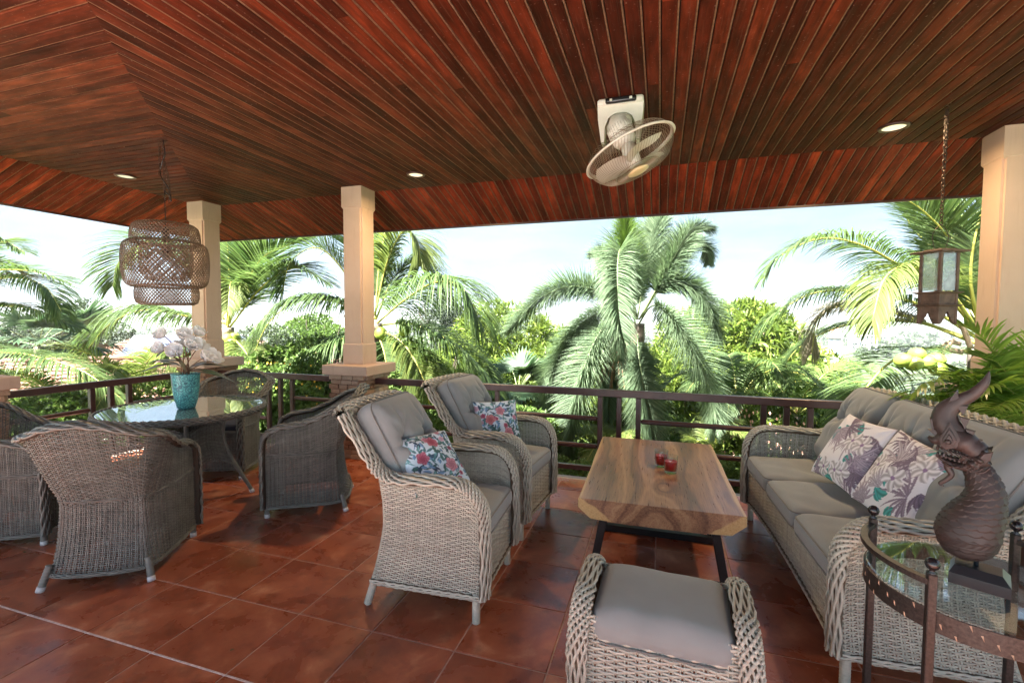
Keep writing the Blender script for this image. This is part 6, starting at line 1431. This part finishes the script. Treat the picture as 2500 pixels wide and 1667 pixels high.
# a distant small roof between the left columns
h3 = thing('distant_house', 'small tiled roof glimpsed between the left columns', 'house'); c = D(720, 842, 24)
g = Geo(); g.add([c+[-3, -2, -1.3], c+[3, -2, -1.3], c+[3, 2, -1.3], c+[-3, 2, -1.3], c+[-1.5, 0, 0], c+[1.5, 0, 0]], [(0, 1, 5, 4), (2, 3, 4, 5)], T=[(1, 2, 5), (3, 0, 4)]); g.build('roof', M['rt'], h3, False)
g = Geo(); box(g, c+[0, 0, -4.2], (5.2, 3.4, 5.8)); g.build('wall', M['cream'], h3, False)
# far buildings on the plain
M['white'] = mat_plain('white_wall', (.42, .42, .42), .8, var=.03); M['orr'] = mat_plain('orange_roof', (.46, .22, .13), .8); M['wdark'] = mat_plain('far_window', (.10, .14, .18), .3)
def far_building(label, px, py, dp, w, d_, h, floors, cols, roof=True):
    c = D(px, py, dp); z0 = terrain_z(c[0], c[1])-.5; a = math.atan2(c[0], c[1]); t = thing('far_building', label, 'building', (c[0], c[1], z0), -a, 'white buildings on the plain')
    g = Geo(); box(g, (0, 0, h/2), (w, d_, h)); g.build('wall', M['white'], t, False)
    for f in range(floors):
        for k in range(cols):
            g = Geo(); box(g, (-w/2+w*(k+.5)/cols, -d_/2-.02, h*(f+.55)/floors), (w/cols*.45, .1, h/floors*.5)); g.build('window', M['wdark'], t, False)
    g = Geo()
    if roof: 
        V = [(-w/2-.5, -d_/2-.5, h), (w/2+.5, -d_/2-.5, h), (w/2+.5, d_/2+.5, h), (-w/2-.5, d_/2+.5, h), (-w/4, 0, h+h*.3), (w/4, 0, h+h*.3)]
        g.add(V, [(0, 1, 5, 4), (2, 3, 4, 5)], T=[(1, 2, 5), (3, 0, 4)])
    else: box(g, (0, 0, h+.15), (w+.6, d_+.6, .3))
    g.build('roof', M['orr'] if roof else M['white'], t, False)
far_building('long white apartment block on the hazy plain', 2105, 846, 190, 9.5, 8, 6, 3, 8, False)
far_building('narrow white tower house with orange roof on the plain', 2037, 862, 120, 2.6, 4, 8, 3, 2)
far_building('white house nearer the mango trees on the plain', 2005, 880, 105, 4.2, 5, 4.5, 2, 3)
far_building('white hotel at the horizon right of the apartment block', 2200, 832, 260, 16, 10, 6, 2, 9, False)
far_building('low white hall far behind the fan fronds', 1880, 838, 240, 14, 10, 5, 2, 6)
# telecom mast
c = D(1842, 800, 150); z0 = terrain_z(c[0], c[1]); ms = thing('telecom_mast', 'thin telecom mast above the mango trees', 'mast', (c[0], c[1], z0)); hm = c[2]-z0+8.5
g = Geo()
for k in range(3):
    a = k*2.094; bar(g, (math.cos(a)*.7, math.sin(a)*.7, 0), (math.cos(a)*.2, math.sin(a)*.2, hm), .07, 4)
for k in range(26): 
    z_ = hm*k/26; w_ = .7-.5*k/26; 
    for j in range(3): a, b_ = j*2.094, (j+1)*2.094; bar(g, (math.cos(a)*w_, math.sin(a)*w_, z_), (math.cos(b_)*w_, math.sin(b_)*w_, z_+hm/26), .04, 3)
g.build('lattice_mast', M['alu'], ms)
g = Geo()
for j in range(3): a = j*2.094; box(g, (math.cos(a)*.9, math.sin(a)*.9, hm-.6), (.35, .35, 1.6)); bar(g, (0, 0, hm-.6), (math.cos(a)*.9, math.sin(a)*.9, hm-.6), .06, 4)
g.build('antenna_panels', M['white'], ms, False)
# belt of far trees and bushes on the plain
def far_trees():
    rng = np.random.RandomState(21); n = 520; g = Geo()
    for _ in range(n):
        a = math.radians(rng.uniform(38, 165)); r = rng.uniform(32, 330)**1.0; x, y = r*math.cos(a), r*math.sin(a)
        if fbm(x*.03, y*.03, 5) < -.05 and r < 260: continue
        R_ = rng.uniform(1.2, 3.2)*(1+r/300); z = terrain_z(x, y)+R_*.4; k = int(np.interp(r, [30, 330], [150, 50])); c = nrm(rng.normal(size=(k, 3)))*rng.uniform(.55, 1, (k, 1))*[R_, R_, R_*.75]*(1+.25*np.sin(rng.uniform(0, 6)))+[x, y, z]
        leaflets(g, c, rng.normal(size=(k, 3))+[0, 0, .5], nrm(rng.normal(size=(k, 3))+[0, 0, 1]), np.full(k, R_*.42), np.full(k, R_*.15), np.full(k, .4), n=3)
    g.build('far_woodland', LF['grey'], kind='stuff')
far_trees()

# ------------------------------------------------------------------ small things on the floor
M['dleaf'] = mat_plain('dry_leaf_bit', (.12, .10, .04), .8)
for k, (px, py, s_, lab) in enumerate([(57, 1347, .022, 'tiny curled dry leaf on the tiles near the left dining chair'), (562, 1590, .026, 'small dark curled leaf on the tiles at the bottom left'), (1467, 1366, .018, 'dry leaf crumb on the tiles beside the coffee table leg')]):
    d_ = RX*(px-1250)/FPX+RD*(py-833.5)/FPX+RF; p = np.array([0, 0, EYE])+d_*(-EYE/d_[2]); g = Geo(); broad_leaf(g, (0, 0, .004), (1, .2*k, .25), s_, s_*.28, .6, 5); tag(g.build('dry_leaf', M['dleaf'], None, True, (p[0], p[1], 0), (0, 0, k*1.3)), lab, 'leaf', 'leaf bits on the tiles')

# ------------------------------------------------------------------ sea air
HAZE = .0007
if HAZE:
    hm_ = bpy.data.materials.new('haze'); hm_.use_nodes = True; ht = hm_.node_tree; ht.nodes.clear(); ho = ht.nodes.new('ShaderNodeOutputMaterial'); pv = ht.nodes.new('ShaderNodeVolumePrincipled')
    pv.inputs['Color'].default_value = (.93, .97, 1, 1); pv.inputs['Density'].default_value = HAZE; pv.inputs['Anisotropy'].default_value = .2; ht.links.new(pv.outputs[0], ho.inputs['Volume'])
    g = Geo(); box(g, (0, 0, -6), (7200, 7200, 36)); g.build('haze', hm_, smooth=False, kind='stuff')
